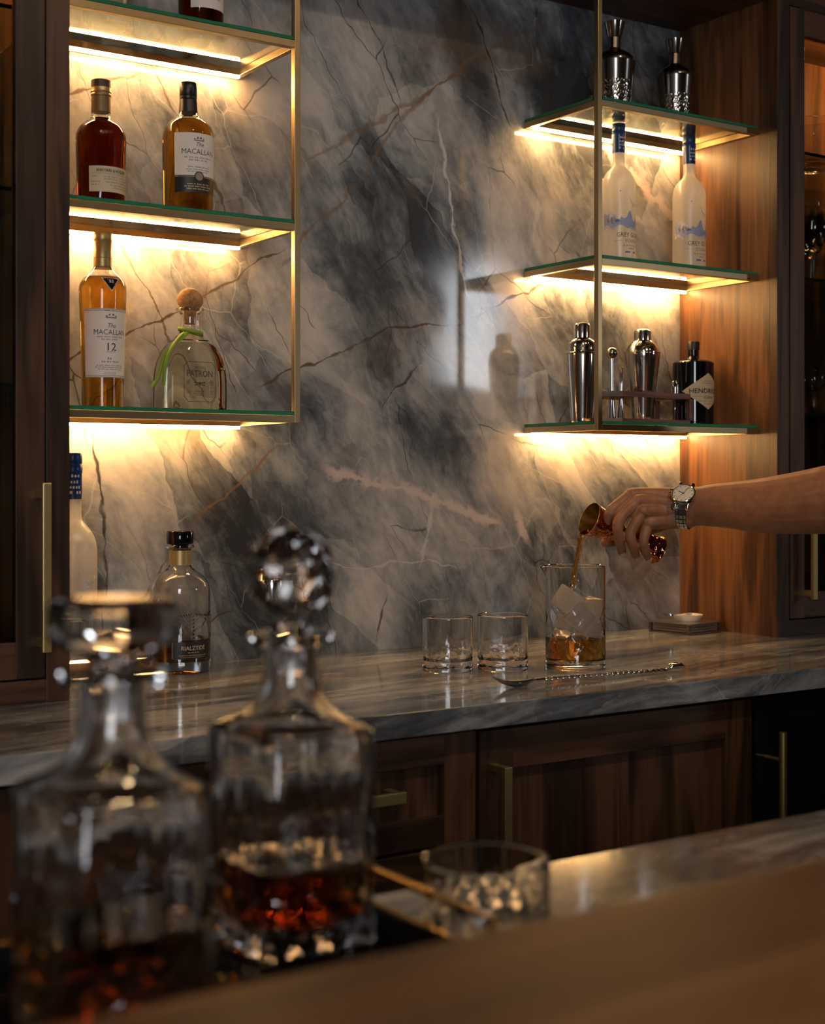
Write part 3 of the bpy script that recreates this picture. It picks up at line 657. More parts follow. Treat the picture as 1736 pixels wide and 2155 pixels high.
# ---- bottles standing on the top left shelf, mostly above the picture
k = 2.28 / 3049; vb = 84
prof = [(44 * k, 0.0), (46.5 * k, 2 * k)] + px(smoothp([(47, 79), (47.5, 20), (48, -70), (47, -90), (40, -106), (28, -118), (20, -130), (18, -150), (17.5, -185)], 5), vb, k)
t, R = filled_bottle('whisky_bottle', 'dark whisky bottle with white label cut by the top of the picture', (0.9985, -0.11, ZG[2]), prof, (vb + 60) * k, 'brandy')
MB().lathe(px([(0, -140), (19.5, -140), (19, -190), (0, -190)], vb, k), 40).build('capsule', 'capsule_black', t, 40)
H = lambda v: (vb - v) * k
lb = label_patch(R, H(26), H(-60), -0.9, 1.25).build('label', 'paper', t, 'all')
f2 = Flat()
for v, wd, h in ((-30, 50, 8), (-12, 60, 3), (0, 40, 3), (6, 34, 3)): f2.words(8 * k, H(v), wd * k, h * k, abs(int(v)))
f2.wrap(R).build('small_print', 'grey_ink', lb)
k = 2.2 / 3049; vb = 66
prof = [(48 * k, 0.0), (51 * k, 3 * k)] + px(smoothp([(52, 58), (52, 0), (52, -90), (48, -108), (36, -122), (22, -134), (18, -150), (18, -180)], 5), vb, k)
t, R = filled_bottle('gin_bottle', 'clear glass bottle above the upper left light strip, only its base in view', (0.8445, -0.11, ZG[2]), prof, (vb + 40) * k, 'tequila')
MB().lathe(px([(0, -165), (20, -165), (20, -200), (0, -200)], vb, k), 32).build('stopper', 'cork', t, 40)

# ---- tequila bottle, squat and square-shouldered, with a cork ball and green ribbon
k = 2.2816 / 3049; vb = 868
def squircle(hx, hy, n, h, seg=72):
    out = []
    for j in range(seg):
        a = 2 * PI * j / seg; c, s = math.cos(a), math.sin(a); r = (abs(c / hx) ** n + abs(s / hy) ** n) ** (-1.0 / n); out.append((r * c, r * s, h))
    return out
rows = [(66, 42, 5, 868), (70.5, 45.5, 5, 865.5), (72, 46.5, 5, 860), (72, 46.5, 5, 830), (71.5, 46.3, 5, 800), (69.5, 45.5, 4.8, 778), (65.5, 43.5, 4.4, 760), (59.5, 40.5, 4, 745), (51.5, 36.5, 3.5, 732), (41, 31, 3, 721), (30.5, 26, 2.5, 712), (24, 22.5, 2.2, 704), (20.5, 20.2, 2, 696), (19, 19, 2, 686), (18.8, 18.8, 2, 672), (20, 20, 2, 663), (24, 24, 2, 659), (29, 29, 2, 655.5), (29.6, 29.6, 2, 653), (28, 28, 2, 650.8)]
zz = [r[3] for r in rows]; dense = []
for i in range(len(rows) - 1):
    for s_ in range(3):
        f = s_ / 3; dense.append(tuple(rows[i][j] * (1 - f) + rows[i + 1][j] * f for j in range(4)))
dense.append(rows[-1])
t = thing('tequila_bottle', 'squat clear tequila bottle with round cork stopper and green ribbon', 'bottle', (0.9775, -0.115, ZG[0]))
H = lambda v: (vb - v) * k
body = [r for r in dense if r[3] >= 722]
m = MB().rings([squircle(a * k, b * k, n, H(v)) for a, b, n, v in body]); m.build('body', 'tequila', t, 50)
up = [r for r in dense if r[3] <= 722.5]; th = 4.0
R_ = [squircle(a * k, b * k, n, H(v) + 0.00005) for a, b, n, v in up] + [squircle((a - th) * k, (b - th) * k, n, H(v) + 0.00005) for a, b, n, v in up[::-1]]
R_.append(R_[0]); MB().rings(R_, False, False).build('neck', 'glass', t, 60)
ck = MB().sphere((0, 0, H(633)), 27.5 * k, 32, 20, (1, 1, 0.92)); ck.lathe(px([(0, 684), (12, 684), (13.2, 652), (0, 652)], vb, k), 28); ck.build('cork_stopper', 'cork', t, 40)
fl = Flat(); yf = -46.5 * k - 0.0004; zc_ = H(800); x_ = 2 * k
oc = [(-36, 838), (-36, 776), (-27, 766), (27, 766), (36, 776), (36, 838), (27, 849), (-27, 849)]
fl.outline([(a * k, H(v)) for a, v in oc][::-1], 1.2 * k)
oc2 = [(-27, 750), (-27, 742), (-22, 737.5), (22, 737.5), (27, 742), (27, 750), (21, 756), (-21, 756)]
fl.text('PATRÓN', 19 * k, 0, H(797), fit=58 * k, bold=0.01).text('SMOOTH', 8 * k, 0, H(781), fit=24 * k)
fl.poly([(0, H(806)), (3 * k, H(811)), (0, H(817)), (-3 * k, H(811))])
for sgn in (-1, 1):
    fl.poly([(sgn * 2.5 * k, H(809)), (sgn * 12 * k, H(807)), (sgn * 13 * k, H(810)), (sgn * 3 * k, H(811.5))]).poly([(sgn * 3 * k, H(812)), (sgn * 12 * k, H(813.5)), (sgn * 10 * k, H(816)), (sgn * 2.5 * k, H(813.5))])
    for i in range(4): fl.outline(circ(2.6 * k, 8, (sgn * 26 + (i % 2) * 4.2 - 2) * k, H(806 + 5 * (i // 2))), 0.8 * k)
for v, x, wd in ((828, -25, 10), (831.5, -25, 10), (828, 0, 24), (832, 0, 26), (836, 4, 20), (828, 26, 8), (833, 26, 8)): fl.words(x * k, H(v), wd * k, 1.8 * k, int(v + x))
lb = fl.face(yf).build('label_print', 'ink', t)
f2 = Flat().words(0, H(745), 40 * k, 3.4 * k, 3).words(0, H(752), 46 * k, 3.4 * k, 4); o_ = f2.outline([(a * k, H(v)) for a, v in oc2][::-1], 0.9 * k).v
MB().add([(x, -(45.9 if h < H(778) else 46.5 - 14.5 * ((h - H(778)) / (H(732) - H(778))) ** 1.9 + 0.4) * k - 0.0012, h) for x, h in f2.v], f2.f).build('upper_print', 'grey_ink', t)
def ribbon(pts, wd, nrm=(0, -1, 0.2)):
    m = MB(); rs = []
    pts = [Vector(q) for q in smoothp(pts, 6)]
    for i, q in enumerate(pts):
        d = (pts[min(i + 1, len(pts) - 1)] - pts[max(i - 1, 0)]).normalized(); a = d.cross(Vector(nrm)).normalized(); n_ = a.cross(d).normalized()
        rs.append([q + a * wd - n_ * .0004, q + a * wd + n_ * .0004, q - a * wd + n_ * .0004, q - a * wd - n_ * .0004])
    return m.rings(rs)
rb = MB(); sg = []
for j in range(33):
    a = 2 * PI * j / 32; dz = 0.008 * (-0.5 * math.cos(a + 0.6)); r = 23.0 * k + 0.0012 + max(0, -dz) * .5
    sg.append([(r * math.cos(a), r * math.sin(a), H(699) + dz + s_ * 0.0031) for s_ in (-1, 1)] + [((r + .0007) * math.cos(a), (r + .0007) * math.sin(a), H(699) + dz + s_ * 0.0031) for s_ in (1, -1)])
rb.rings(sg, False, False)
rbo = rb.build('ribbon', 'ribbon', t, 'all')
def tail(pts): return smoothp([(x * k, y * k, H(v)) for x, y, v in pts], 4)
ribbon(tail([(-14, -20, 703), (-30, -25, 716), (-52, -26, 732), (-67, -18, 757), (-74, -14, 785), (-80, -13, 803), (-92, -12, 820)]), 0.0028, (-0.4, -1, 0.3)).build('ribbon_tail', 'ribbon', rbo, 'all')
ribbon(tail([(-19, -16, 703), (-40, -28, 718), (-61, -33, 746), (-70, -33, 772), (-73.5, -32, 800), (-74, -31, 816)]), 0.0026, (-0.8, -1, 0.3)).build('ribbon_tail', 'ribbon', rbo, 'all')

# ---- frosted vodka bottles with blue capsules
def vodka(label, loc, hgt, rad, rz=0.0, sub='VODKA', tilt=None):
    t = thing('vodka_bottle', label, 'bottle', loc, rz, 'frosted vodka bottles')
    s = hgt / 304.5; rr = rad / 35.5
    prof = [(33 * rr, 0), (35 * rr, 2)] + smoothp([(35.5 * rr, 6 * s), (35.5 * rr, 90 * s), (35.5 * rr, 160 * s), (35.3 * rr, 175 * s), (33.5 * rr, 186 * s), (29 * rr, 197 * s), (22 * rr, 206 * s), (15.5 * rr, 213 * s), (12.9 * rr, 221 * s), (12.5 * rr, 243 * s), (12.4 * rr, 290 * s)], 5)
    prof = [(r * 1e-3, h * 1e-3) for r, h in prof]; R = prof_r(prof)
    MB().lathe([(0, 0)] + prof + [(0, prof[-1][1])], 56).build('body', 'frosted', t, 40)
    q = rr * 1e-3; z = s * 1e-3
    cp = MB().lathe([(0, 243 * z), (13.6 * q, 243 * z), (13.7 * q, 277 * z), (14.3 * q, 279 * z), (14.4 * q, 288 * z), (13.6 * q, 289 * z), (13.4 * q, 290.5 * z), (13.9 * q, 291.5 * z), (13.9 * q, 303 * z), (13.2 * q, 304.5 * z), (0, 304.5 * z)], 40).build('capsule', 'blue_cap', t, 40)
    pr = Flat()
    for i, h in enumerate((272, 264, 257, 250)): pr.words((3 - i) * q, h * z, 20 * q, 4.5 * q, 40 + i)
    pr.wrap(lambda h: 13.7 * q).build('capsule_print', 'white_ink', cp)
    R2 = lambda h: R(h)
    # mountain band
    ms = Flat(); xs_ = [-62 + 124 * i / 30 for i in range(31)]
    rg = random.Random(5)
    top = [103 + 9 * math.sin(i * .55) + 6 * math.sin(i * 1.31 + 1) + rg.uniform(-2, 2) for i in range(31)]; bot = [84 + 3 * math.sin(i * .8) + rg.uniform(-1, 1) for i in range(31)]
    for i in range(30): ms.add([(xs_[i] * q, bot[i] * z), (xs_[i + 1] * q, bot[i + 1] * z), (xs_[i + 1] * q, top[i + 1] * z), (xs_[i] * q, top[i] * z)], [(0, 1, 2, 3)])
    mo = ms.wrap(R2).build('mountain_print', 'blue_ink', t)
    for mat, off, pls in (('lilac', .0006, [[(-58, 104), (-44, 118), (-36, 110), (-28, 104), (-44, 98)], [(-8, 84), (16, 92), (40, 86), (62, 92), (62, 80), (20, 76)], [(-62, 92), (-48, 84), (-20, 80), (-40, 74), (-62, 78)]]),
                          ('shade_ink', .0007, [[(-52, 101), (-40, 103), (-25, 98), (-12, 91), (-20, 87), (-38, 89), (-50, 93)], [(-5, 90), (12, 88), (2, 84)]]),
                          ('deep_blue_ink', .0008, [[(12, 102), (34, 112), (40, 108), (18, 97)], [(-34, 94), (-28, 99), (-22, 94)]])):
        f_ = Flat()
        for pl in pls:
            pl = [(a * q, b * z) for a, b in pl]; f_.poly(pl)
        f_.wrap(R2, off).build('mountain_detail', mat, mo)
    # flying geese
    f_ = Flat(); f_.poly([(-4 * q, 147 * z), (3 * q, 139 * z), (10 * q, 129 * z), (18 * q, 131 * z), (4 * q, 132 * z)]).poly([(8 * q, 131 * z), (24 * q, 134 * z), (34 * q, 142 * z), (26 * q, 141 * z), (14 * q, 127 * z), (6 * q, 126 * z)]).poly([(28 * q, 148 * z), (31 * q, 141 * z), (30 * q, 152 * z)])
    f_.wrap(R2).build('goose_print', 'lilac', t)
    f_ = Flat().outline([(-4.6 * q, 147.8 * z), (5 * q, 134 * z), (14 * q, 126.4 * z), (30 * q, 134 * z), (35 * q, 143 * z), (20 * q, 132.5 * z), (12 * q, 130 * z)], 0.5 * q)
    f_.poly([(-22 * q + 1.5 * q * math.cos(j), 157 * z + 1.3 * q * math.sin(j)) for j in range(6)]); f_.wrap(R2, .0006).build('goose_line', 'shade_ink', t)
    lt = Flat().text('GREY GOOSE', 13.5 * q, 4 * q, 62 * z, fit=68 * q, bold=0.0)
    lo = lt.wrap(R2).build('lettering', 'ink', t)
    l2 = Flat().text(sub, 9.5 * q, 4 * q, 51 * z, fit=34 * q)
    for h, wd, hh in ((43, 40, 2.4), (37, 16, 2.4), (16, 52, 3)): l2.words(4 * q, h * z, wd * q, hh * q, h)
    l2.rect(-36 * q, -17 * q, 54 * z, 54.5 * z, 4); l2.wrap(R2).build('small_print', 'grey_ink', lo)
    Flat().rect(-12 * q, 0, 29 * z, 32.5 * z, 3).wrap(R2).build('flag_blue', 'deep_blue_ink', lo)
    Flat().rect(0, 8 * q, 29 * z, 32.5 * z, 2).wrap(R2).build('flag_white', 'white_ink', lo)
    Flat().rect(8 * q, 16 * q, 29 * z, 32.5 * z, 2).wrap(R2).build('flag_red', 'red_ink', lo)
    return t
vodka('frosted vodka bottle right behind the brass post, middle right shelf', (1.8870, -0.10, ZG[1]), 279, 32.6)
vodka('frosted vodka bottle beside the walnut panel, middle right shelf', (2.0746, -0.10, ZG[1]), 280, 32.8, sub='COGNAC')
vodka('frosted vodka bottle standing on the worktop, half hidden by the left cabinet', (0.797, -0.085, ZC + 0.0002), 346, 36.5)

# ---- black gin bottle with diamond label
k = 2.905 / 3049; vb = 898
prof = [(41 * k, 0), (42.6 * k, 2 * k)] + px(smoothp([(43, 893), (43, 830), (43, 772), (42.4, 765), (38, 761.5), (28, 759), (16, 756), (12.5, 752), (12, 746), (12, 738)], 4), vb, k)
t = thing('gin_bottle', 'black apothecary gin bottle with cream diamond label, lowest right shelf', 'bottle', (2.0860, -0.10, ZG[0]))
MB().lathe([(0, 0)] + prof + [(0, prof[-1][1])], 56).build('body', 'black_gloss', t, 40)
MB().lathe(px([(0, 737.8), (13.4, 737.8), (13.6, 722), (12.6, 720), (0, 720)], vb, k), 36).build('stopper', 'capsule_black', t, 40)
R = prof_r(prof); H = lambda v: (vb - v) * k; hw = 1.33 * 43 * k
dia = MB(); n = 24
for i in range(n):
    x0, x1 = -hw + 2 * hw * i / n, -hw + 2 * hw * (i + 1) / n
    e = lambda x: 38 * k * (1 - abs(x) / hw)
    o0 = len(dia.v); dia.v += [(x0, e(x0)), (x1, e(x1)), (x1, -e(x1)), (x0, -e(x0))]; dia.f.append((o0, o0 + 1, o0 + 2, o0 + 3))
fl = Flat(); fl.add(dia.v, dia.f, 0, H(826)); lb = fl.wrap(R).build('label', 'cream', t, 'all')
fl = Flat().text("HENDRICK'S", 13.5 * k, 0, H(830), fit=84 * k, bold=0.02).text('GIN', 9 * k, 0, H(842), fit=22 * k); fl.wrap(R, .0008).build('lettering', 'ink', lb)
f2 = Flat()
for v, wd in ((848, 48), (853, 22)): f2.words(0, H(v), wd * k, 2.2 * k, v)
f2.rect(-34 * k, -14 * k, H(838), H(837.3), 3).rect(14 * k, 34 * k, H(838), H(837.3), 3)
for v in (806, 811): f2.words(0, H(v), (v - 786) * 1.1 * k, 2.6 * k, v)
f2.wrap(R, .0008).build('small_print', 'grey_ink', lb)

# ---- liqueur bottle on the worktop, embossed chevrons, black label
k = 2.33 / 3049; vb = 1410
t = thing('liqueur_bottle', 'round clear bottle a third full of amber rum with black stopper, on the worktop', 'bottle', (0.985, -0.0675, ZC + 0.0002))
t.location.x, t.location.y = 0.983, -0.066
out = [(58 * k, 0), (60.5 * k, 1.5 * k)] + px(smoothp([(61.5, 1404), (62.8, 1380), (63, 1300), (63, 1246), (61, 1230), (54, 1216), (42, 1206), (31, 1199), (25, 1193), (23, 1188), (22.4, 1178), (22.4, 1160), (24, 1155), (29, 1152), (29.5, 1149), (27, 1146)], 4), vb, k)
MB().lathe([(0, 0)] + shell(out, 3.6 * k, 24 * k), 64).build('body', 'glass', t, 40)
R = prof_r(out); H = lambda v: (vb - v) * k; ri_ = lambda h: R(h) - 3.3 * k
MB().lathe([(0, H(1386.2)), (ri_(H(1385)), H(1386.2)), (ri_(H(1341)), H(1341)), (0, H(1341))], 56).build('rum', 'rum', t, 40)
MB().lathe(px([(0, 1162), (17, 1162), (18, 1145.5), (27.2, 1144.5), (28, 1142), (28, 1120), (26.5, 1117.5), (0, 1117)], vb, k), 40).build('stopper', 'black_gloss', t, 40)
MB().lathe(px([(22.7, 1188), (23.1, 1188), (23.1, 1158), (22.7, 1158)], vb, k), 40).build('neck_band', 'capsule_gold', t, 40)
lb = label_patch(R, H(1379.5), H(1344), -0.72, 0.82).build('label', 'black_label', t, 'all')
fl = Flat().text('RIALZTIDE', 12 * k, 2 * k, H(1361), fit=54 * k, bold=0.01)
for v, wd, h in ((1367, 26, 2), (1372.5, 62, 1.6), (1376, 56, 1.2)): fl.words(2 * k, H(v), wd * k, h * k, v)
fl.outline([(-43 * k, H(1377.8)), (49 * k, H(1377.8)), (49 * k, H(1346)), (-43 * k, H(1346))], 0.8 * k); fl.wrap(R, .0008).build('lettering', 'gold_ink', lb)
em = MB()
for i in range(9):
    for sgn in (-1, 1):
        for cxx in (-62, 0, 62):
            pts = []
            for s_ in range(7):
                x = cxx + sgn * 31 * s_ / 6; hgt_ = 1338 - i * 7.5 - (31 * s_ / 6) * 1.35
                if hgt_ < 1283: break
                a = x * k / R(H(hgt_)); r = R(H(hgt_)) + 0.0001; pts.append((r * math.sin(a), -r * math.cos(a), H(hgt_)))
            if len(pts) > 1: em.tube(pts, 0.0008, 6)
em.build('embossed_chevrons', 'glass', t, 'all')
# ---- shakers
def lathe_thing(name, label, cat, loc, parts, group=None, seg=56):
    t = thing(name, label, cat, loc, 0, group)
    for nm, mat, pr in parts: MB().lathe(pr, seg).build(nm, mat, t, 28)
    return t
k = 2.713 / 3049; vb = 890
H = lambda v: (vb - v) * k
lathe_thing('cocktail_shaker', 'polished steel cobbler shaker standing alone left of the brass post', 'shaker', (1.7755, -0.122, ZG[0]), [
    ('tin', 'steel', [(0, 0)] + px(smoothp([(22.5, 889.5), (23.5, 884), (26, 850), (30, 800), (32.5, 765), (33, 748), (32.5, 745.5)], 5), vb, k) + [(0, H(745.4))]),
    ('strainer_top', 'steel', px([(0, 745.3), (34.2, 745.3), (34.4, 743.5), (32.5, 742)] + smoothp([(31.5, 738), (30.8, 729), (28, 721), (22.5, 715.5), (17.6, 712.5)], 4) + [(16.5, 712), (0, 712)], vb, k)),
    ('cap', 'steel', px([(0, 711.8), (17.8, 711.8), (17.6, 689), (16.8, 684), (14.5, 681.4), (10, 680), (0, 679.6)], vb, k))])
k = 2.83 / 3049; vb = 885 - 9.5; H = lambda v: (vb - v) * k
lathe_thing('cocktail_shaker', 'tapered steel cobbler shaker held in the wooden tool rack', 'shaker', (1.9490, -0.10, ZG[0] + 0.0092), [
    ('tin', 'steel', [(0, 0)] + px(smoothp([(21.5, 875.4), (22.3, 870), (27, 820), (32.5, 775), (36, 748), (37, 737), (36.6, 734.5)], 5), vb, k) + [(0, H(734.4))]),
    ('strainer_top', 'steel', px([(0, 734.3), (37.4, 734.3), (37.4, 732.6), (35.2, 731.5)] + smoothp([(34.5, 729), (31, 721), (25.5, 714), (19, 708.5)], 4) + [(17.6, 708), (0, 708)], vb, k)),
    ('cap', 'steel', px([(0, 707.8), (18.3, 707.8), (18, 692), (17.2, 687.6), (14.5, 685.2), (10, 684), (0, 683.8)], vb, k))])
def hammered(name, base, rough, scale, dist):
    t = NT(name); tc = t.n('TexCoord'); v = t.n('TexVoronoi', {'Vector': tc.outputs['Object'], 'Scale': scale}, feature='SMOOTH_F1')
    b = t.n('BsdfPrincipled', {'Base Color': tuple(base) + (1,), 'Roughness': rough, 'Metallic': 1.0}); t.put(b, 'Normal', t.n('Bump', {'Height': v.outputs['Distance'], 'Strength': 1.0, 'Distance': dist}))
    return t.surf(b)
M['steel_hammered'] = hammered('hammered_steel', (0.40, 0.37, 0.33), 0.18, 190, 0.0012)
M['copper'] = hammered('hammered_copper', (0.50, 0.17, 0.055), 0.12, 130, 0.005)
def parisian(label, loc, s):
    t = thing('cocktail_shaker', label, 'shaker', loc, 0, 'dark shakers with jigger caps')
    q = s * 1e-3
    pr = lambda l: [(r * q, h * q) for r, h in l]
    MB().lathe(pr([(0, 0), (29.5, 0), (30.5, 1.5), (34, 35), (37.4, 70)]), 56).build('hammered_tin', 'steel_hammered', t, 30)
    MB().lathe(pr([(37.4, 70), (40.5, 105), (40.8, 107.5), (0, 107.6)]), 56).build('tin_band', 'steel_dark', t, 30)
    MB().lathe(pr([(0, 107.7), (41.4, 107.7), (41.5, 109.2)] + smoothp([(39.5, 110), (38, 117), (32, 124), (23, 130), (15, 134.5), (12.6, 137)], 4) + [(12.4, 158), (0, 158.2)]), 56).build('top', 'steel_dark', t, 30)
    MB().lathe(pr([(0, 158.3), (13.4, 158.3), (14.2, 160), (20.5, 188), (19.6, 188), (14, 162), (0, 162)]), 48).build('jigger_cap', 'steel_dark', t, 30)
    return t
parisian('dark steel shaker with flared jigger cap behind the brass post, top right shelf', (1.8715, -0.105, ZG[2]), 0.98)
parisian('dark steel shaker with flared jigger cap nearer the walnut panel, top right shelf', (2.0355, -0.10, ZG[2]), 0.955)

# ---- wooden bar tool rack and its tools
rk = thing('tool_rack', 'reddish wooden bar tool rack on the lowest right shelf', 'rack', (0, 0, 0))
pl = [(1.845, -0.158), (2.020, -0.158), (2.033, -0.146), (2.033, -0.062), (2.020, -0.050), (1.86, -0.050), (1.812, -0.085), (1.812, -0.130)]
def plate(z0, z1, pts):
    n = len(pts); return MB().add([(x, y, z0) for x, y in pts] + [(x, y, z1) for x, y in pts], [tuple(range(n - 1, -1, -1)), tuple(range(n, 2 * n))] + [(i, (i + 1) % n, n + (i + 1) % n, n + i) for i in range(n)])
plate(ZG[0], ZG[0] + 0.0090, pl).build('base_board', 'rack_wood', rk, bevel=0.0008)
zt0, zt1 = 1.3825, 1.3925
# the top board is a rim round three openings
tb = MB(); inner = [(1.842, -0.150), (2.017, -0.150), (2.024, -0.143), (2.024, -0.068), (2.017, -0.060), (1.865, -0.060), (1.822, -0.090), (1.822, -0.128)]; n = 8
tb.add([(x, y, z) for z in (zt0, zt1) for x, y in pl] + [(x, y, z) for z in (zt0, zt1) for x, y in inner],
       [f for i in range(n) for j in [(i + 1) % n] for f in ((i, j, n + j, n + i), (2 * n + i, 3 * n + i, 3 * n + j, 2 * n + j), (n + i, n + j, 3 * n + j, 3 * n + i), (j, i, 2 * n + i, 2 * n + j))])
tb.build('top_board', 'rack_wood', rk)
for x, y in ((2.0265, -0.150), (2.0265, -0.058), (1.8185, -0.108)): bx('upright', 'rack_wood', rk, x - 0.0045, x + 0.0045, y - 0.0045, y + 0.0045, ZG[0] + 0.0091, zt0 - 0.0001)
bx('divider', 'rack_wood', rk, 1.882, 1.888, -0.1498, -0.0602, zt0, zt1); bx('divider', 'rack_wood', rk, 2.004, 2.010, -0.1498, -0.0602, zt0, zt1)
zb = ZG[0] + 0.0092
t = thing('muddler', 'slim steel muddler with dark ball top in the tool rack', 'muddler', (1.8530, -0.118, zb))
MB().lathe([(0, 0), (0.0085, 0), (0.0080, 0.004), (0.0042, 0.05), (0.0040, 0.115), (0, 0.116)], 24).build('rod', 'steel', t, 30)
MB().sphere((0, 0, 0.1255), 0.0112, 24, 16, (1, 1, 0.96)).build('ball', 'steel_dark', t, 'all')
t = thing('bar_knife', 'short steel tool with slotted handle next to the muddler', 'bar tool', (1.8680, -0.128, zb))
MB().lathe([(0, 0), (0.0078, 0), (0.0074, 0.002), (0.0032, 0.045), (0.0036, 0.05), (0.0042, 0.096), (0.0030, 0.0985), (0, 0.0985)], 24).build('body', 'steel', t, 30)
t = thing('ice_tongs', 'small steel ice tongs with curled grips in the tool rack by the black bottle', 'tongs', (2.0165, -0.120, zb))
m = MB().tube([(0, 0, 0.002), (0, 0, 0.045)], 0.0016, 8); m.build('shaft', 'steel', t, 'all')
MB().lathe([(0.0045, 0.044), (0.0072, 0.0435), (0.0078, 0.066), (0.0052, 0.066)], 20).build('collar', 'steel', t, 30)
for s_ in (-1, 1):
    MB().tube(smoothp([(s_ * 0.002, 0, 0.062), (s_ * 0.006, 0, 0.068), (s_ * 0.0065, 0, 0.074), (s_ * 0.002, 0, 0.078)], 4), 0.0016, 8).build('grip', 'steel', t, 'all')
t = thing('pour_spout', 'bright steel pour spout behind the shaker in the tool rack', 'pour spout', (1.9905, -0.082, zb))
MB().lathe([(0, 0), (0.009, 0), (0.0060, 0.09), (0.0045, 0.125), (0.0085, 0.142), (0.0070, 0.142), (0.003, 0.126), (0, 0.126)], 24).build('tube', 'steel', t, 30)

# ---- drinking glasses on the worktop
def tumbler(name, label, loc, R0, h, base, group, seed=1, cut=0, cat='glass'):
    t = thing(name, label, cat, loc, 0, group); rows = []; seg = 96
    out = [(R0 - 0.0012, 0), (R0 - 0.0002, 0.0008), (R0, 0.002)] + [(R0, 0.002 + (h - 0.004) * i / 40) for i in range(1, 41)] + [(R0 - 0.0003, h - 0.0008)]
    th = 0.0022
    inn = [(R0 - 0.0010, h), (R0 - th, h - 0.0005)] + [(R0 - th - 0.0006 * (i / 26), h - 0.001 - (h - 0.001 - base - 0.006) * i / 26) for i in range(1, 27)] + [(R0 - th - 0.004, base + 0.001), (R0 * 0.5, base), (0.0, base + 0.0005)]
    rg = random.Random(seed); m = MB(); rr = []
    for i, (r, z) in enumerate([(0, 0)] + out + inn):
        ring = []
        for j in range(seg):
            a = 2 * PI * j / seg; d_ = 0.0
            if cut == 0 and i <= len(out) and 0.010 < z < 0.030: d_ = rg.uniform(-0.0007, 0.0002) * min(1, (0.030 - z) / 0.008)
            if cut == 0 and i > len(out) and base + 0.002 < z < 0.036: d_ = rg.uniform(-0.0004, 0.0004)
            if cut == 1 and i <= len(out) and 0.008 < z < h * 0.72:
                u = a * 9 / (2 * PI); g = 0
                for sg_ in (-1, 1):
                    f = (u * 2 + sg_ * z / 0.022) % 1.0; g = max(g, 1 - abs(f - .5) * 2 / 0.30)
                d_ = -0.0016 * max(0, g) * min(1, (h * 0.72 - z) / 0.012)
            if cut == 2: d_ = 0
            q = max(r + d_, 1e-5); ring.append((q * math.cos(a), q * math.sin(a), z))
        rr.append(ring)
    m.rings(rr); m.build('glass_body', 'crystal' if cut else 'glass', t, 30)
    return t
tumbler('rocks_glass', 'empty clear rocks glass farther from the mixing glass', (1.3429, -0.2988, ZC + 0.0002), 0.0402, 0.0865, 0.0150, 'rocks glasses on the worktop', 3)
tumbler('rocks_glass', 'empty clear rocks glass right beside the mixing glass', (1.4274, -0.3337, ZC + 0.0002), 0.0408, 0.0880, 0.0150, 'rocks glasses on the worktop', 4)

# ---- mixing glass with diamond cuts, spout, whisky
MG = (1.5375, -0.3847, ZC + 0.0002)
t = thing('mixing_glass', 'tall diamond-cut mixing glass with ice and amber whisky', 'mixing glass', MG)
R0, h, base, th = 0.0488, 0.1655, 0.0125, 0.0024; seg = 192; rr = []
spd = math.atan2(0.557, -0.8306)
out = [(0, 0), (R0 - 0.002, 0), (R0 - 0.0006, 0.0008), (R0 - 0.0002, 0.0025)] + [(R0, 0.003 + (h - 0.004) * i / 84) for i in range(85)]
inn = [(R0 - 0.0010, h + 0.0004), (R0 - th, h - 0.0004)] + [(R0 - th, h - 0.001 - (h - 0.001 - base - 0.004) * i / 30) for i in range(31)] + [(R0 - th - 0.003, base + 0.0006), (R0 * .5, base), (0, base)]
for i, (r, z) in enumerate(out + inn):
    ring = []
    for j in range(seg):
        a = 2 * PI * j / seg; d_ = 0.0
        if i < len(out) and 0.014 < z < 0.098:
            g = 0
            for sg_ in (-1, 1):
                f = (a * 9 / (2 * PI) + sg_ * (z - 0.014) / 0.0445) % 1.0; g = max(g, 1 - abs(f - .5) / 0.05)
            d_ = -0.0011 * max(0, g)
        if z > h - 0.022 and r > 0.03:
            da = (a - spd + PI) % (2 * PI) - PI; lift = max(0, 1 - abs(da) / 0.26) ** 1.5 * ((z - h + 0.022) / 0.022) ** 1.6
            d_ += 0.0095 * lift
        q = max(r + d_, 1e-5); ring.append((q * math.cos(a), q * math.sin(a), z - (0.002 * d_ / 0.0095 if d_ > 0 else 0)))
    rr.append(ring)
MB().rings(rr).build('glass_body', 'glass', t, 30)
ri2 = R0 - th + 0.0003
MB().lathe([(0, base - 0.0002), (ri2 - 0.003, base + 0.0002), (ri2, base + 0.004), (ri2, 0.0500), (0, 0.0500)], 72).build('whisky', 'mix', t, 40)
cub = [((-0.012, -0.008, 0.108), 0.0185, (0.5, 0.3, 0.5)), ((0.004, -0.016, 0.0815), 0.0180, (0.75, 0.2, 0.9)), ((0.026, -0.003, 0.0945), 0.0160, (0.15, -0.2, 0.3)),
       ((0.020, -0.012, 0.0655), 0.0150, (0.4, 0.5, 0.2)), ((-0.0165, 0.004, 0.0670), 0.0150, (0.2, 0.6, 0.8))]
words_ = ['topmost ice cube at the left of the mixing glass', 'large ice cube in the middle of the mixing glass', 'upper right ice cube in the mixing glass', 'ice cube half out of the whisky at the right', 'ice cube resting on the whisky at the left']
Rc = Matrix.Rotation(-0.5907, 3, 'Z')
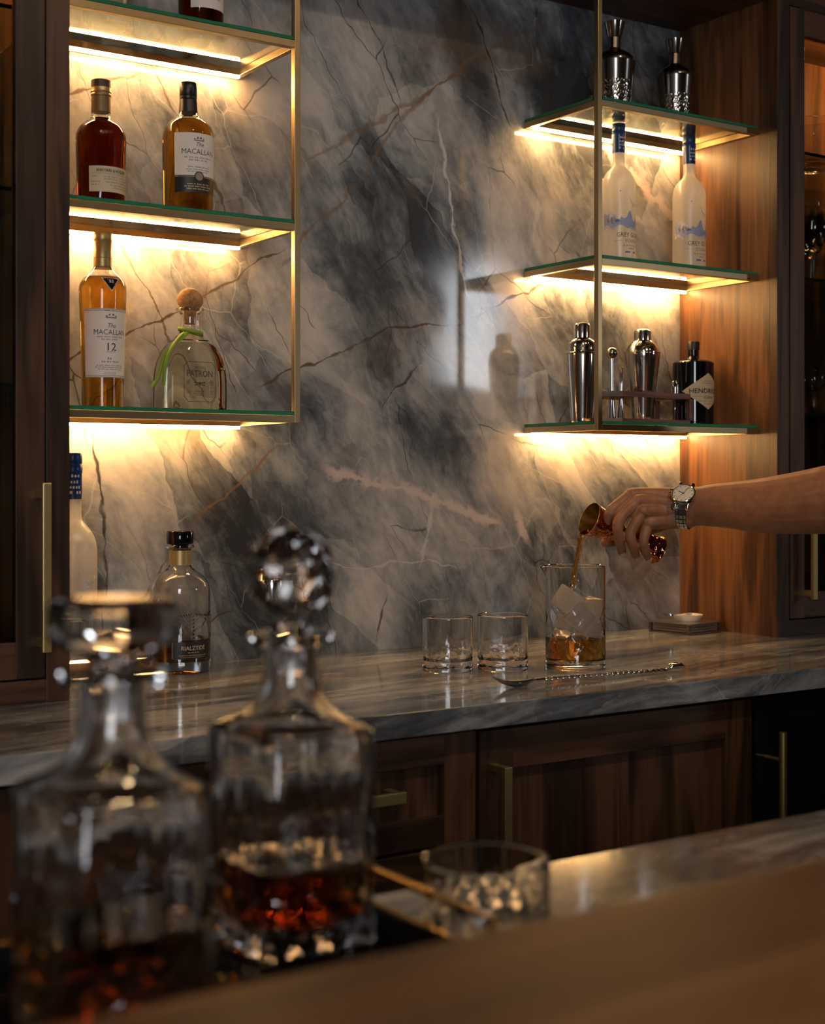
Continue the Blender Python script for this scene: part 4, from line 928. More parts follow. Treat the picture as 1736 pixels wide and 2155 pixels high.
for i, (c, s_, e) in enumerate(cub):
    bm = bmesh.new(); bmesh.ops.create_cube(bm, size=2 * s_); bmesh.ops.bevel(bm, geom=bm.edges[:], offset=s_ * 0.20, segments=3, affect='EDGES', profile=0.6)
    for v in bm.verts: v.co += v.co.normalized() * mnoise.noise(v.co * 90 + Vector((i * 7, 0, 0))) * 0.0012
    me = bpy.data.meshes.new('ice_cube'); bm.to_mesh(me); bm.free(); me.materials.append(M['ice'])
    for p in me.polygons: p.use_smooth = True
    o = bpy.data.objects.new('ice_cube', me); COL.objects.link(o); o.location = Vector(MG) + Rc @ Vector(c); o.rotation_euler = e
    tag(o, words_[i], 'ice cube', 'ice cubes in the mixing glass')

# ---- bar spoon
t = thing('bar_spoon', 'long twisted steel bar spoon lying at the worktop edge', 'spoon', (1.3371, -0.5120, ZC)); L = 0.291; ang = math.atan2(-0.0107, 0.2927); t.rotation_euler.z = ang
sh = MB(); rs = []
for i in range(181):
    x = 0.012 + (L - 0.030) * i / 180; z = 0.0072 - 0.0022 * (i / 180) + 0.0006; tw = 0 if i < 12 else (i - 12) * 0.215; rw = 0.0029 if i > 12 else 0.0018 + 0.0011 * i / 12
    rs.append([(x, rw * (1.0 if q % 2 == 0 else 0.55) * math.cos(tw + q * PI / 4), z + rw * (1.0 if q % 2 == 0 else 0.55) * math.sin(tw + q * PI / 4)) for q in range(8)])
sh.rings(rs); sh.build('twisted_shaft', 'steel', t, 35)
bw = MB(); G = 14; top_ = []; bot_ = []
for i in range(G + 1):
    u = i / G; x = -0.062 + 0.076 * u; wd = 0.0125 * math.sin(PI * min(1, 0.04 + u * 0.93)) ** 0.75 * (1 - 0.35 * u) + 0.0016 * u; zc_ = 0.016 * (1 - u) ** 2 + 0.0075 * u ** 2
    dp = 0.0070 * math.sin(PI * u) ** 0.8
    top_.append([(x, wd * c, zc_ - dp * (1 - c * c) * 0.9 + 0.0012) for c in [-1 + 2 * j / 10 for j in range(11)]])
    bot_.append([(x, wd * c, zc_ - dp * (1 - c * c) * 0.9 - 0.0004 * (1 - c * c) + 0.0004) for c in [-1 + 2 * j / 10 for j in range(11)]])
zmin = min(q[2] for r_ in bot_ for q in r_)
bw.rings([[(p[0], p[1], p[2] - zmin + 0.0002) for p in a_ + b_[::-1]] for a_, b_ in zip(top_, bot_)]); bw.build('bowl', 'steel_dark', t, 50)
lf = MB()
for sgn in (-1, 1):
    lf.tube([(L - 0.020, 0, 0.0058), (L - 0.008, sgn * 0.003, 0.0075 + 0.003), (L + 0.006, sgn * 0.0055, 0.0105), (L + 0.012, sgn * 0.0055, 0.009)], [0.0022, 0.0045, 0.0050, 0.0024], 12)
lf.build('leaf_end', 'steel', t, 'all')

# ---- coaster box with white dish
t = thing('coaster_box', 'low square smoked-glass and steel coaster box in the corner of the worktop', 'coaster box', (2.075, -0.088, ZC + 0.0002), 0.12)
w2 = 0.048; m = MB()
for (a, b) in ((-1, -1), (1, -1), (1, 1), (-1, 1)): m.box(a * w2 - 0.003, a * w2 + 0.003, b * w2 - 0.003, b * w2 + 0.003, 0, 0.0195)
m.box(-w2, w2, -w2 - .003, -w2 + .001, 0, 0.003).box(-w2, w2, w2 - .001, w2 + .003, 0, 0.003).box(-w2 - .003, -w2 + .001, -w2, w2, 0, 0.003).box(w2 - .001, w2 + .003, -w2, w2, 0, 0.003)
m.build('frame', 'steel_dark', t)
M['smoke'] = P('smoked_glass_block', (0.16, 0.13, 0.10), 0.12)
for i in range(3): bx('coaster', 'smoke', t, -w2 + .004, w2 - .004, -w2 + .004, w2 - .004, 0.0032 + i * 0.0052, 0.0078 + i * 0.0052, bevel=0.0008)
M['steel_satin'] = P('satin_steel', (0.55, 0.50, 0.44), 0.28, 1.0)
bx('lid', 'steel_satin', t, -w2 - .003, w2 + .003, -w2 - .003, w2 + .003, 0.0196, 0.0218, bevel=0.0006)
M['porcelain'] = P('white_porcelain', (0.75, 0.70, 0.63), 0.25)
o = thing('small_dish', 'small white porcelain dish on the coaster box', 'dish', (2.078, -0.092, ZC + 0.0222))
MB().lathe([(0, 0), (0.022, 0), (0.0235, 0.001), (0.0305, 0.0115), (0.0310, 0.0130), (0.0298, 0.0132), (0.0225, 0.0040), (0, 0.0036)], 48).build('bowl', 'porcelain', o, 30)
o = thing('bottle_opener', 'flat steel opener resting across the white dish', 'opener', (2.074, -0.080, ZC + 0.0355), 0.25)
MB().box(-0.046, 0.046, -0.006, 0.006, 0.0002, 0.0018).build('blade', 'steel', o, bevel=0.0006)
MB().lathe([(0.007, 0.0003), (0.0125, 0.0003), (0.0125, 0.0024), (0.007, 0.0024), (0.007, 0.0003)], 24).map(lambda v: v + Vector((-0.043, 0, 0))).build('ring', 'steel', o, 40)

# ---- stemware in the right cabinet and glasses in the left one
def wine_glass(label, loc, R0, hb, hs, group='glasses behind the cabinet doors'):
    t = thing('wine_glass', label, 'glass', loc, 0, group)
    out = [(0, 0), (R0 * 0.85, 0), (R0 * 0.85, 0.0015), (0.006, 0.004), (0.0035, 0.012), (0.0033, hs - 0.008), (0.006, hs)] + smoothp([(R0 * .55, hs + hb * .10), (R0 * .92, hs + hb * .32), (R0, hs + hb * .5), (R0 * .93, hs + hb * .75), (R0 * .78, hs + hb)], 4)
    inn = [(r - 0.0012, z) for r, z in out if z > hs + hb * .09][::-1] + [(0.0, hs + 0.008)]
    MB().lathe(out + inn, 40).build('glass_body', 'glass', t, 40); return t
ZCB = [z + 0.0063 for z in (1.352, 1.622, 1.872)]
tumbler('tumbler', 'wide clear tumbler on the top shelf of the right cabinet', (2.390, -0.150, ZCB[2]), 0.042, 0.100, 0.010, 'glasses behind the cabinet doors', 6, 2)
wine_glass('large wine glass on the second shelf of the right cabinet', (2.372, -0.160, ZCB[1]), 0.034, 0.095, 0.075)
wine_glass('wine glass at the back of the second shelf, right cabinet', (2.44, -0.095, ZCB[1]), 0.034, 0.095, 0.075)
wine_glass('short stemmed glass on the lower shelf of the right cabinet', (2.378, -0.155, ZCB[0]), 0.028, 0.050, 0.052)
tumbler('tumbler', 'clear tumbler on the floor of the right cabinet', (2.395, -0.150, ZC + 0.0342), 0.034, 0.075, 0.010, 'glasses behind the cabinet doors', 8, 2)
tumbler('tumbler', 'clear tumbler on a shelf inside the dark left cabinet', (0.615, -0.130, ZC + 0.0342), 0.036, 0.085, 0.010, 'glasses behind the cabinet doors', 9, 2)

# ---- tray, decanters and glass on the island
TX0, TX1, TY0, TY1, TZ = 0.20, 0.5265, -1.535, -1.3165, ZC
t = thing('serving_tray', 'black serving tray with brass rim and raised handles under the decanters', 'tray', (0, 0, 0))
bx('base', 'black_gloss', t, TX0, TX1, TY0, TY1, TZ + 0.0002, TZ + 0.0045)
for nm, b in (('wall', (TX0, TX0 + 0.004, TY0, TY1)), ('wall', (TX1 - 0.004, TX1, TY0, TY1)), ('wall', (TX0 + .004, TX1 - .004, TY0, TY0 + 0.004)), ('wall', (TX0 + .004, TX1 - .004, TY1 - 0.004, TY1))):
    wl = bx(nm, 'black', t, *b, TZ + 0.0045, TZ + 0.0190)
    bx('rim', 'gold_rim', wl, b[0] - .0006, b[1] + .0006, b[2] - .0006, b[3] + .0006, TZ + 0.0191, TZ + 0.0212)
for x in (TX0 + 0.002, TX1 - 0.002):
    m = MB().box(x - .0026, x + .0026, -1.505, -1.345, TZ + 0.0400, TZ + 0.0445)
    for y in (-1.502, -1.348): m.box(x - .0022, x + .0022, y - .0022, y + .0022, TZ + 0.0214, TZ + 0.0402)
    m.build('handle', 'gold_rim', t, bevel=0.0005)

def decanter(label, loc, stopper, fill):
    t = thing('decanter', label, 'decanter', loc, 0.0, 'crystal whisky decanters')
    W = 0.0432; seg = 144; rows = []
    for i in range(64): rows.append((W if i > 1 else W - 0.0015 + .00075 * i, 9, 0.134 * i / 63))
    rows += [(0.0434, 9, 0.1365), (0.0428, 8, 0.1392), (0.0405, 7, 0.1415), (0.0365, 5, 0.1436), (0.0315, 3.6, 0.1470), (0.0268, 2.8, 0.1515), (0.0230, 2.3, 0.1570), (0.0203, 2.1, 0.1635), (0.0186, 2, 0.171), (0.0178, 2, 0.179), (0.0178, 2, 0.190), (0.0200, 2, 0.1925), (0.0270, 2, 0.1945), (0.0283, 2, 0.1975), (0.0280, 2, 0.2005), (0.0262, 2, 0.2020)]
    def cut(a, x, z):
        g = 0.0
        if 0.006 < z < 0.062:
            fade = min(1, (z - 0.006) / 0.004) * min(1, (0.062 - z) / 0.016)
            for sg_ in (-1, 1):
                f = ((x + sg_ * z) / 0.0215) % 1.0; g = max(g, (1 - abs(f - .5) / 0.20) * fade)
        if 0.045 < z < 0.118:
            fade = min(1, (0.118 - z) / 0.03) * min(1, (z - 0.045) / 0.02)
            f = ((x * (1 - (z - 0.045) * 4.0)) / 0.0172) % 1.0; g = max(g, (1 - abs(f - .5) / 0.13) * fade * 0.6)
        return 0.0020 * max(0, g)
    rr = []
    for (w_, n, z) in rows:
        ring = squircle(w_, w_, n, z, seg)
        if z < 0.130:
            out = []
            for (x, y, zz_) in ring:
                tang = y if abs(x) > abs(y) else x; c_ = cut(0, tang, z) * min(1, max(0, (W - abs(tang)) / 0.006)); s_ = 1 - c_ / W; out.append((x * s_, y * s_, zz_) if abs(abs(x) - abs(y)) < 0.004 else ((x - math.copysign(c_, x), y, zz_) if abs(x) > abs(y) else (x, y - math.copysign(c_, y), zz_)))
            ring = out
        rr.append(ring)
    ins = [(0.0120, 2, 0.2020), (0.0118, 2, 0.19), (0.0122, 2, 0.172), (0.0145, 2.1, 0.162), (0.0190, 2.4, 0.153), (0.0250, 3, 0.1465), (0.0315, 4, 0.1415), (0.0365, 6, 0.1370), (0.0376, 7, 0.130), (0.0376, 7, 0.08), (0.0374, 7, 0.035), (0.0365, 6, 0.021), (0.030, 4, 0.0170), (0.012, 2, 0.0160), (0.0002, 2, 0.0160)]
    rr += [squircle(w_, w_, n, z, seg) for w_, n, z in ins]
    MB().rings(rr).build('body', 'crystal', t, 22)
    liq = [(0.0002, 2, 0.0162), (0.012, 2, 0.0161), (0.0302, 4, 0.0171), (0.0367, 6, 0.0211), (0.0376, 7, 0.035), (0.0378, 7, fill), (0.0002, 7, fill)]
    MB().rings([squircle(w_, w_, n, z, 72) for w_, n, z in liq]).build('whisky', 'decanter_whisky', t, 40)
    s_ = bpy.data.objects.new('stopper', None); COL.objects.link(s_); s_.parent = t
    MB().lathe([(0, 0.176), (0.0105, 0.176), (0.0114, 0.2018), (0.0135, 0.2022), (0.0140, 0.2065), (0.0120, 0.2095), (0, 0.2100)], 12).build('plug', 'crystal', s_)
    if stopper == 'ball':
        bm = bmesh.new(); bmesh.ops.create_icosphere(bm, subdivisions=2, radius=0.0308)
        for v in bm.verts:
            v.co.z += 0.2408
        me = bpy.data.meshes.new('faceted_ball'); bm.to_mesh(me); bm.free(); me.materials.append(M['crystal'])
        o = bpy.data.objects.new('faceted_ball', me); COL.objects.link(o); o.parent = s_
    else:
        m = MB(); seg = 10
        m.lathe([(0, 0.2085), (0.0150, 0.2090), (0.0225, 0.2120), (0.0315, 0.2155), (0.0352, 0.2200), (0.0352, 0.2330), (0.0325, 0.2385), (0.0200, 0.2400), (0, 0.2400)], seg); m.build('faceted_disc', 'crystal', s_)
    return t
decanter('square crystal decanter with faceted ball stopper', (0.4629, -1.3665, TZ + 0.0047), 'ball', 0.056)
decanter('nearest square crystal decanter with flat disc stopper', (0.2945, -1.4760, TZ + 0.0047), 'disc', 0.070)
tumbler('cut_tumbler', 'empty cut crystal tumbler on the island marble beside the decanters', (0.5690, -1.4380, ZC + 0.0002), 0.0418, 0.0590, 0.012, None, 5, 1)
# ================================================================== THE BARTENDER
def skin_mat():
    t = NT('skin'); tc = t.n('TexCoord'); n = t.noise(tc.outputs['Object'], 55, 4, 0.6); n2 = t.noise(tc.outputs['Object'], 700, 2, 0.6)
    c = t.ramp(n.outputs[0], [(0.35, (0.27, 0.110, 0.052)), (0.65, (0.35, 0.155, 0.082))])
    b = t.n('BsdfPrincipled', {'Base Color': c, 'Roughness': 0.46, 'Specular IOR Level': 0.4, 'Subsurface Weight': 0.0})
    t.put(b, 'Normal', t.n('Bump', {'Height': n2.outputs[0], 'Strength': 0.15, 'Distance': 0.0006})); return t.surf(b)
M['skin'] = skin_mat(); M['nail'] = P('fingernail', (0.58, 0.34, 0.25), 0.3)
M['shirt'] = P('black_shirt', (0.012, 0.012, 0.014), 0.85); M['trousers'] = P('charcoal_trousers', (0.018, 0.018, 0.02), 0.85)
M['hair'] = P('dark_hair', (0.018, 0.011, 0.007), 0.5); M['shoe'] = P('black_leather', (0.01, 0.01, 0.01), 0.35); M['eye'] = P('eye', (0.6, 0.58, 0.55), 0.2)
VIEW = Vector((0.557, 0.8306, 0.0))
def limb(m, pts, rad, seg=18, flat=1.0, sub=4):
    """tapering limb with round ends; flat < 1 thins it along the depth direction"""
    P_ = [Vector(q) for q in pts]; n = len(P_)
    path = []; rr = []
    for i in range(n - 1):
        p0, p1, p2, p3 = P_[max(0, i - 1)], P_[i], P_[i + 1], P_[min(n - 1, i + 2)]
        for s_ in range(sub):
            u = s_ / sub; path.append(0.5 * ((2 * p1) + (p2 - p0) * u + (2 * p0 - 5 * p1 + 4 * p2 - p3) * u * u + (3 * p1 - p0 - 3 * p2 + p3) * u ** 3)); rr.append(rad[i] * (1 - u) + rad[i + 1] * u)
    path.append(P_[-1]); rr.append(rad[-1])
    d0 = (path[0] - path[1]).normalized(); d1 = (path[-1] - path[-2]).normalized()
    pre = [(path[0] + d0 * rr[0] * math.sin(a), rr[0] * math.cos(a)) for a in (1.45, 1.1, 0.7, 0.35)]
    post = [(path[-1] + d1 * rr[-1] * math.sin(a), rr[-1] * math.cos(a)) for a in (0.35, 0.7, 1.1, 1.45)]
    allp = pre + list(zip(path, rr)) + post
    rings = []
    for i, (q, r) in enumerate(allp):
        d = (allp[min(i + 1, len(allp) - 1)][0] - allp[max(i - 1, 0)][0]).normalized()
        b = VIEW - d * VIEW.dot(d); b.normalize(); a = d.cross(b).normalized()
        rings.append([q + a * r * math.cos(2 * PI * j / seg) + b * r * flat * math.sin(2 * PI * j / seg) for j in range(seg)])
    return m.rings(rings)
def fuse(m, name, mat, parent, voxel, smooth=4):
    o = m.build(name, mat, parent)
    r = o.modifiers.new('remesh', 'REMESH'); r.mode = 'VOXEL'; r.voxel_size = voxel; r.use_smooth_shade = True
    s_ = o.modifiers.new('smooth', 'SMOOTH'); s_.factor = 0.5; s_.iterations = smooth
    bake(o)
    for p in o.data.polygons: p.use_smooth = True
    return o
per = thing('person', 'person in a black shirt reaching in from the right to pour from a jigger', 'person', (2.02, -0.80, 0.0))
off = Vector((-2.02, 0.80, 0.0))
W3 = lambda *q: tuple(Vector(q) + off)
hand = {'I': [(1.5945, -0.4560, 1.2010), (1.5560, -0.4535, 1.1770), (1.5550, -0.4390, 1.1560), (1.5720, -0.4290, 1.1420)],
        'M': [(1.5915, -0.4740, 1.1910), (1.5560, -0.4690, 1.1610), (1.5600, -0.4650, 1.1310), (1.5760, -0.4540, 1.1100)],
        'R': [(1.5945, -0.4840, 1.1740), (1.5720, -0.4790, 1.1430), (1.5800, -0.4765, 1.1175), (1.5960, -0.4650, 1.1030)],
        'P': [(1.6030, -0.4870, 1.1570), (1.5915, -0.4880, 1.1290), (1.5990, -0.4850, 1.1125), (1.6120, -0.4760, 1.1000)]}
fr_ = {'I': (0.0108, 0.0094, 0.0082, 0.0070), 'M': (0.0108, 0.0094, 0.0082, 0.0070), 'R': (0.0104, 0.0090, 0.0078, 0.0067), 'P': (0.0094, 0.0080, 0.0070, 0.0061)}
wr = (1.6690, -0.5085, 1.1800)
m = MB()
for kf in 'IMRP':
    pts = hand[kf]; limb(m, [W3(*q) for q in pts], fr_[kf], 16, 1.0, 5)
    mc = Vector(pts[0]); w_ = Vector(wr) + (Vector((0, 0, 0.016)) if kf == 'I' else Vector((0, 0, 0.006)) if kf == 'M' else Vector((0, 0, -0.006)) if kf == 'R' else Vector((0, 0, -0.016)))
    limb(m, [W3(*mc), W3(*(mc.lerp(w_, 0.5) + Vector((0.004, 0.008, 0)))), W3(*w_)], (0.0118, 0.0150, 0.0170), 16, 1.15)
    m.sphere(W3(*(mc + Vector((-0.002, -0.0035, 0.001)))), 0.0098 if kf != 'P' else 0.0086, 14, 10)
# thumb, round the far side of the jigger
limb(m, [W3(1.6640, -0.4830, 1.1680), W3(1.6440, -0.4380, 1.1480), W3(1.6200, -0.4060, 1.1300), W3(1.5960, -0.3930, 1.1225)], (0.0190, 0.0150, 0.0112, 0.0090), 16, 1.0, 5)
limb(m, [W3(1.6600, -0.4900, 1.1720), W3(1.6320, -0.4600, 1.1690), W3(1.6150, -0.4520, 1.1750)], (0.0200, 0.0175, 0.0120), 16, 1.0)
limb(m, [W3(1.6530, -0.4990, 1.1640), W3(1.6250, -0.4850, 1.1590)], (0.0180, 0.0130), 16, 1.0)
# wrist, forearm, elbow, upper arm to the shoulder
EL = (1.7770, -0.7680, 1.2035); SHO = (1.9150, -0.9400, 1.3700)
limb(m, [W3(*wr), W3(1.6820, -0.5270, 1.1835), W3(1.7030, -0.5655, 1.1850), W3(1.7280, -0.6290, 1.1855), W3(1.7640, -0.7130, 1.1950), W3(*EL)], (0.0300, 0.0318, 0.0368, 0.0448, 0.0530, 0.0480), 24, 0.80, 6)
limb(m, [W3(*EL), W3(1.83, -0.838, 1.275), W3(*SHO)], (0.046, 0.052, 0.058), 20, 0.95)
fuse(m, 'arm', 'skin', per, 0.0014, 3)
for kf, nd in (('I', (-0.5, -0.4, -0.2)), ('M', (-0.55, -0.7, -0.1)), ('R', (-0.4, -0.8, -0.1)), ('P', (-0.3, -0.85, -0.1))):
    tip, dip = Vector(hand[kf][3]), Vector(hand[kf][2]); ax = (tip - dip).normalized(); nrm = Vector(nd); nrm = (nrm - ax * nrm.dot(ax)).normalized(); sd = ax.cross(nrm)
    c = tip + off + nrm * (fr_[kf][3] * 0.86) + ax * 0.001
    nm = MB().sphere((0, 0, 0), 1.0, 14, 8); nm.map(lambda v: c + ax * v.x * 0.0058 + sd * v.y * 0.0042 + nrm * v.z * 0.0012); nm.build('nail', 'nail', per, 'all')
# torso, other arm, head, legs (beyond the right edge of the picture)
B = Vector((2.02, -0.80, 0)); Lf = Vector((-0.46, -0.888, 0)); Fw = Vector((-0.888, 0.46, 0))
pt = lambda l, f, z: tuple(B + Lf * l + Fw * f + Vector((0, 0, z)) + off)
m = MB()
for l in (-0.07, 0.0, 0.07): limb(m, [pt(l, 0, 0.96), pt(l * 1.15, 0.015, 1.12), pt(l * 1.5, 0.015, 1.28), pt(l * 1.2, 0, 1.385)], (0.105, 0.108, 0.112, 0.075), 20)
limb(m, [pt(0.20, 0.0, 1.375), pt(0, -0.01, 1.405), pt(-0.20, 0.0, 1.375)], (0.066, 0.070, 0.066), 20)
limb(m, [W3(*SHO), W3(1.868, -0.882, 1.318)], (0.070, 0.066), 20)
limb(m, [pt(-0.20, 0, 1.365), pt(-0.225, -0.07, 1.25)], (0.066, 0.060), 20)
limb(m, [pt(0, -0.012, 1.40), pt(0, -0.005, 1.455)], (0.062, 0.056), 20)
fuse(m, 'shirt', 'shirt', per, 0.006, 3)
m = MB(); limb(m, [pt(-0.222, -0.06, 1.26), pt(-0.235, -0.17, 1.12), pt(-0.17, -0.14, 1.02), pt(-0.10, -0.125, 0.985)], (0.048, 0.043, 0.030, 0.034), 18)
for j in range(4): limb(m, [pt(-0.095, -0.128, 1.005 - j * 0.017), pt(-0.045, -0.132, 1.000 - j * 0.017), pt(-0.012, -0.128, 0.994 - j * 0.017)], (0.0095, 0.0088, 0.0075), 12)
limb(m, [pt(-0.11, -0.118, 1.005), pt(-0.095, -0.115, 1.04), pt(-0.082, -0.118, 1.06)], (0.012, 0.0105, 0.0085), 12)
fuse(m, 'right_arm', 'skin', per, 0.003, 3)
m = MB(); limb(m, [pt(0, 0, 1.42), pt(0, 0.012, 1.52)], (0.052, 0.053), 18)
m.sphere(pt(0, 0.030, 1.625), 0.1, 24, 16, (0.80, 0.80, 1.02)); limb(m, [pt(0, 0.060, 1.545), pt(0, 0.075, 1.60)], (0.048, 0.055), 16)
limb(m, [pt(0, 0.112, 1.635), pt(0, 0.128, 1.600)], (0.009, 0.014), 10)
for s_ in (-1, 1):
    m.sphere(pt(s_ * 0.082, 0.012, 1.615), 0.03, 12, 8, (0.5, 0.5, 1.0)); limb(m, [pt(s_ * 0.014, 0.102, 1.652), pt(s_ * 0.048, 0.090, 1.652)], (0.009, 0.008), 10)
limb(m, [pt(-0.02, 0.106, 1.566), pt(0.02, 0.106, 1.566)], (0.010, 0.010), 10)
fuse(m, 'head', 'skin', per, 0.0035, 3)
for s_ in (-1, 1):
    eo = MB().sphere(pt(s_ * 0.030, 0.0985, 1.634), 0.0125, 14, 10).build('eye', 'eye', per, 'all')
    MB().sphere(pt(s_ * 0.030, 0.1075, 1.634), 0.0048, 12, 8).build('iris', 'hair', eo, 'all')
    limb(MB(), [pt(s_ * 0.014, 0.121, 1.655), pt(s_ * 0.032, 0.118, 1.660), pt(s_ * 0.048, 0.106, 1.655)], (0.0030, 0.0036, 0.0022), 8).build('eyebrow', 'hair', per, 'all')
M['lips'] = P('lips', (0.26, 0.085, 0.06), 0.45)
limb(MB(), [pt(-0.022, 0.112, 1.566), pt(0, 0.1245, 1.567), pt(0.022, 0.112, 1.566)], (0.0025, 0.0058, 0.0025), 10).build('lips', 'lips', per, 'all')
m = MB(); m.sphere(pt(0, 0.012, 1.652), 0.105, 24, 16, (0.86, 0.86, 0.88)); limb(m, [pt(0, -0.030, 1.59), pt(0, -0.030, 1.68)], (0.046, 0.06), 16)
hr = fuse(m, 'hair', 'hair', per, 0.006, 3)
for v in hr.data.vertices:
    q = v.co - off - B; f_ = q.dot(Fw)
    if f_ > 0.045 and q.z < 1.675: v.co -= Vector(Fw) * (f_ - 0.045)
m = MB()
for s_ in (-1, 1): limb(m, [pt(s_ * 0.085, 0.0, 0.96), pt(s_ * 0.095, 0.01, 0.70), pt(s_ * 0.095, 0.015, 0.50), pt(s_ * 0.095, -0.005, 0.09)], (0.100, 0.086, 0.062, 0.052), 20)
fuse(m, 'trousers', 'trousers', per, 0.007, 3)
for s_ in (-1, 1):
    m = MB(); limb(m, [pt(s_ * 0.095, -0.05, 0.045), pt(s_ * 0.10, 0.05, 0.042), pt(s_ * 0.105, 0.16, 0.034)], (0.042, 0.044, 0.032), 16)
    so = fuse(m, 'shoe', 'shoe', per, 0.005, 2)
    for v in so.data.vertices: v.co.z = max(0.001, v.co.z)

# ---- jigger
J0 = Vector((1.5371, -0.4193, 1.1625)); J1 = Vector((1.6629, -0.4435, 1.1095)); JA = (J1 - J0); JL = JA.length; JA.normalize()
jg = thing('jigger', 'hammered copper double jigger tipped in the hand', 'jigger', tuple(J0)); jg.rotation_euler = JA.to_track_quat('Z', 'Y').to_euler()
o1 = [(0.0282, 0.0), (0.0262, 0.012), (0.0218, 0.032), (0.0160, 0.054), (0.0118, 0.074), (0.0104, 0.082), (0.0118, 0.090), (0.0150, 0.104), (0.0205, 0.122), (0.0240, JL)]
pr = smoothp(o1, 5)
MB().rings([[(r * math.cos(2 * PI * j / 64), r * math.sin(2 * PI * j / 64), z) for j in range(64)] for r, z in pr], False, False).build('body', 'copper', jg, 'all')
M['gold_inner'] = P('brass_lining', (0.50, 0.36, 0.13), 0.22, 1.0)
MB().rings([[(r * math.cos(2 * PI * j / 48), r * math.sin(2 * PI * j / 48), z) for j in range(48)] for r, z in [(0.0276, 0.0), (0.0256, 0.012), (0.0212, 0.032), (0.0154, 0.054), (0.0112, 0.073), (0.0002, 0.0740)]], False, False).build('large_cup_lining', 'gold_inner', jg, 40)
MB().rings([[(r * math.cos(2 * PI * j / 48), r * math.sin(2 * PI * j / 48), z) for j in range(48)] for r, z in [(0.0233, JL), (0.0199, 0.122), (0.0144, 0.105), (0.0110, 0.0925), (0.0002, 0.0920)]], False, False).build('small_cup_lining', 'gold_inner', jg, 40)
for r, z in ((0.0280, 0.0), (0.0237, JL)):
    MB().rings([[((r + 0.0007 * math.cos(a)) * math.cos(2 * PI * j / 56), (r + 0.0007 * math.cos(a)) * math.sin(2 * PI * j / 56), z + 0.0007 * math.sin(a)) for j in range(56)] for a in [2 * PI * i / 8 for i in range(9)]], False, False).build('rim', 'gold_inner', jg, 'all')
# ---- the pour
st = MB().tube(smoothp([(1.5375, -0.4180, 1.1425), (1.5300, -0.4155, 1.1400), (1.5265, -0.4115, 1.1330), (1.5295, -0.4040, 1.1130), (1.5290, -0.3955, 1.0860), (1.5280, -0.3900, 1.0600), (1.5275, -0.3890, 1.0480)], 5),
               [0.0030] + [0.0052] * 2 + [0.0052 + 0.0006 * math.sin(i * 1.7) - 0.00005 * i for i in range(28)], 14)
o = st.build('whisky_stream', 'stream', None, 'all'); tag(o, 'thin stream of amber whisky falling from the jigger into the mixing glass', 'whisky')

# ---- wristwatch
wt = thing('wristwatch', 'steel chronograph wristwatch with pale dial on the wrist', 'watch', (0, 0, 0))
WC = Vector((1.6660, -0.5080, 1.1805)); ax = (Vector((1.7030, -0.5655, 1.1850)) - Vector(wr)).normalized()
ax = (ax + Vector((0, 0, -0.16))).normalized()
nrm = Vector((-0.45, -0.67, 0.59)); nrm = (nrm - ax * nrm.dot(ax)).normalized(); sd = nrm.cross(ax).normalized()
RA, RB = 0.0335, 0.0300       # radii across the back of the wrist and through it
FRM = lambda a, r=0.0: WC + sd * (RA + r) * math.sin(a) + nrm * (RB + r) * math.cos(a)
nl = 26
for i in range(nl):
    a = 2 * PI * (i + .5) / nl; aa = (a + PI) % (2 * PI) - PI
    if abs(aa) < 0.50: continue
    rad = (FRM(a) - WC).normalized(); tg = (FRM(a + .05) - FRM(a - .05)).normalized(); hwid = 0.0088 - 0.0012 * abs(aa) / PI
    lk = bpy.data.objects.new('bracelet_link', None); COL.objects.link(lk); lk.parent = wt
    for c0, c1, tt in ((-1, -0.42, 0.0021), (-0.38, 0.38, 0.0025), (0.42, 1, 0.0021)):
        b_ = MB().box(c0 * hwid, c1 * hwid, -0.00345, 0.00345, -0.0006, tt); b_.map(lambda v: FRM(a) + ax * v.x + tg * v.y + rad * v.z)
        b_.build('link_piece', 'steel', lk, bevel=0.0005, seg=1)
CC = FRM(0, 0.0045)
def disc(rr_, seg=48): return MB().rings([[CC + (ax * math.cos(2 * PI * j / seg) + sd * math.sin(2 * PI * j / seg)) * r + nrm * z for j in range(seg)] for r, z in rr_])
disc([(0.0165, -0.0055), (0.0192, -0.0040), (0.0198, 0.0010), (0.0192, 0.0024), (0.0176, 0.0036), (0.0170, 0.0030), (0.0168, 0.0016), (0.0001, 0.0016)]).build('case', 'steel', wt, 30)
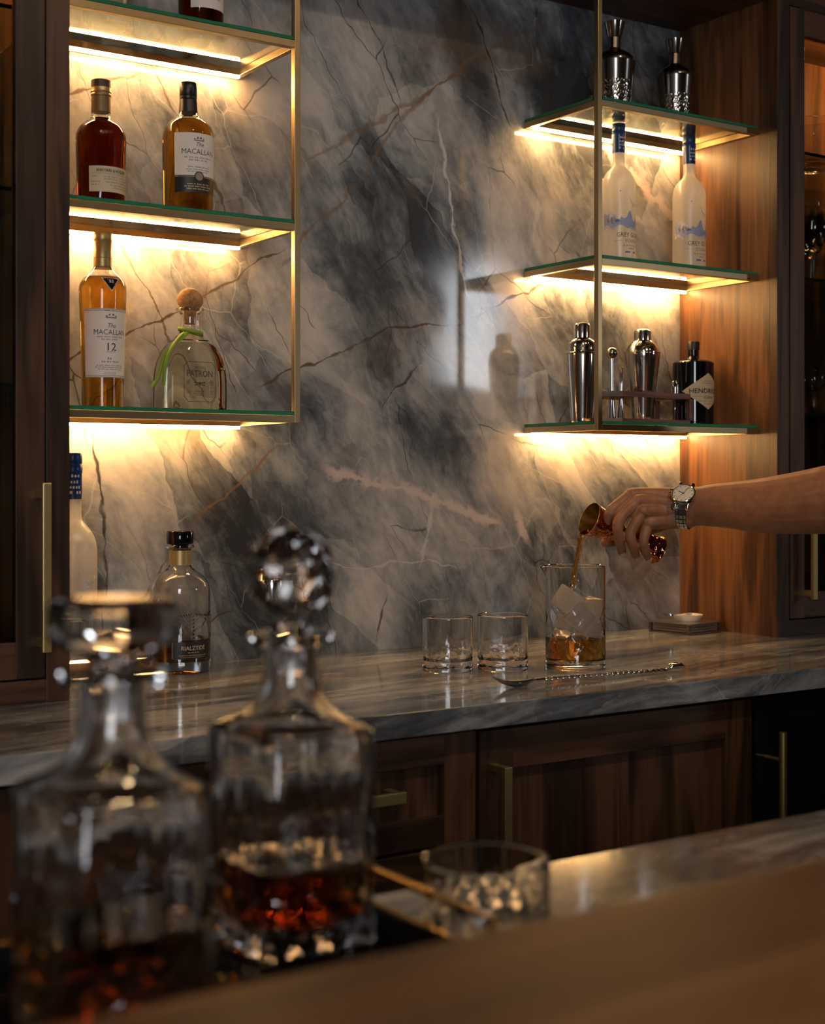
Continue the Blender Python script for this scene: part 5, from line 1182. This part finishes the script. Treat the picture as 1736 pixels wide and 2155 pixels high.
for s1 in (-1, 1):
    lg = MB()
    for s2 in (-1, 1): lg.box(s2 * 0.0100 - .0022, s2 * 0.0100 + .0022, s1 * 0.0215 - 0.0055, s1 * 0.0215 + 0.0040, -0.0058, 0.0006)
    lg.map(lambda v: CC + ax * v.x + sd * v.y + nrm * (v.z - 0.0015 * abs(v.y) / 0.02)); lg.build('lug', 'steel', wt, bevel=0.0008)
M['dial'] = P('pale_dial', (0.68, 0.60, 0.50), 0.45)
dl = disc([(0.0001, 0.0017), (0.0167, 0.0017), (0.0167, 0.0020), (0.0001, 0.0020)]).build('dial', 'dial', wt, 30)
mk = MB()
def strip(a, r0, r1, w_, z): mk.add([CC + (ax * math.cos(a) + sd * math.sin(a)) * r + (ax * -math.sin(a) + sd * math.cos(a)) * w_ * s_ + nrm * z for r, s_ in ((r0, -1), (r0, 1), (r1, 1), (r1, -1))], [(0, 1, 2, 3)])
for i in range(12): strip(2 * PI * i / 12, 0.0128, 0.0155, 0.0005, 0.0022)
for i in range(60): strip(2 * PI * i / 60, 0.0158, 0.0164, 0.00015, 0.0022)
mk.build('hour_markers', 'ink', dl)
for a, l, w_ in ((2.75, 0.009, 0.0006), (1.15, 0.0135, 0.0005), (-2.2, 0.0125, 0.0002)):
    mk = MB(); strip(a, -0.002, l, w_, 0.0026); mk.build('watch_hand', 'ink', dl)
mk = MB(); mk.add([CC + (ax * math.cos(2 * PI * j / 12) + sd * math.sin(2 * PI * j / 12)) * 0.0011 + nrm * 0.0028 for j in range(12)], [tuple(range(12))]); mk.build('hub', 'steel_dark', dl)
for ofs in ((0.006, 0.006), (-0.006, 0.006), (0, -0.0065)):
    mk = MB(); c_ = CC + ax * ofs[0] + sd * ofs[1] + nrm * 0.0021; n = 20
    mk.add([c_ + (ax * math.cos(2 * PI * j / n) + sd * math.sin(2 * PI * j / n)) * r for r in (0.0036, 0.0039) for j in range(n)], [(j, (j + 1) % n, n + (j + 1) % n, n + j) for j in range(n)]); mk.build('subdial', 'grey_ink', dl)
cr = MB()
for s_, r_ in ((0, 0.0024), (0.0075, 0.0015), (-0.0075, 0.0015)): cr.tube([CC - ax * 0.0185 + sd * s_, CC - ax * 0.0232 + sd * s_], r_, 14)
cr.build('crown_and_pushers', 'gold_rim', wt, 30)
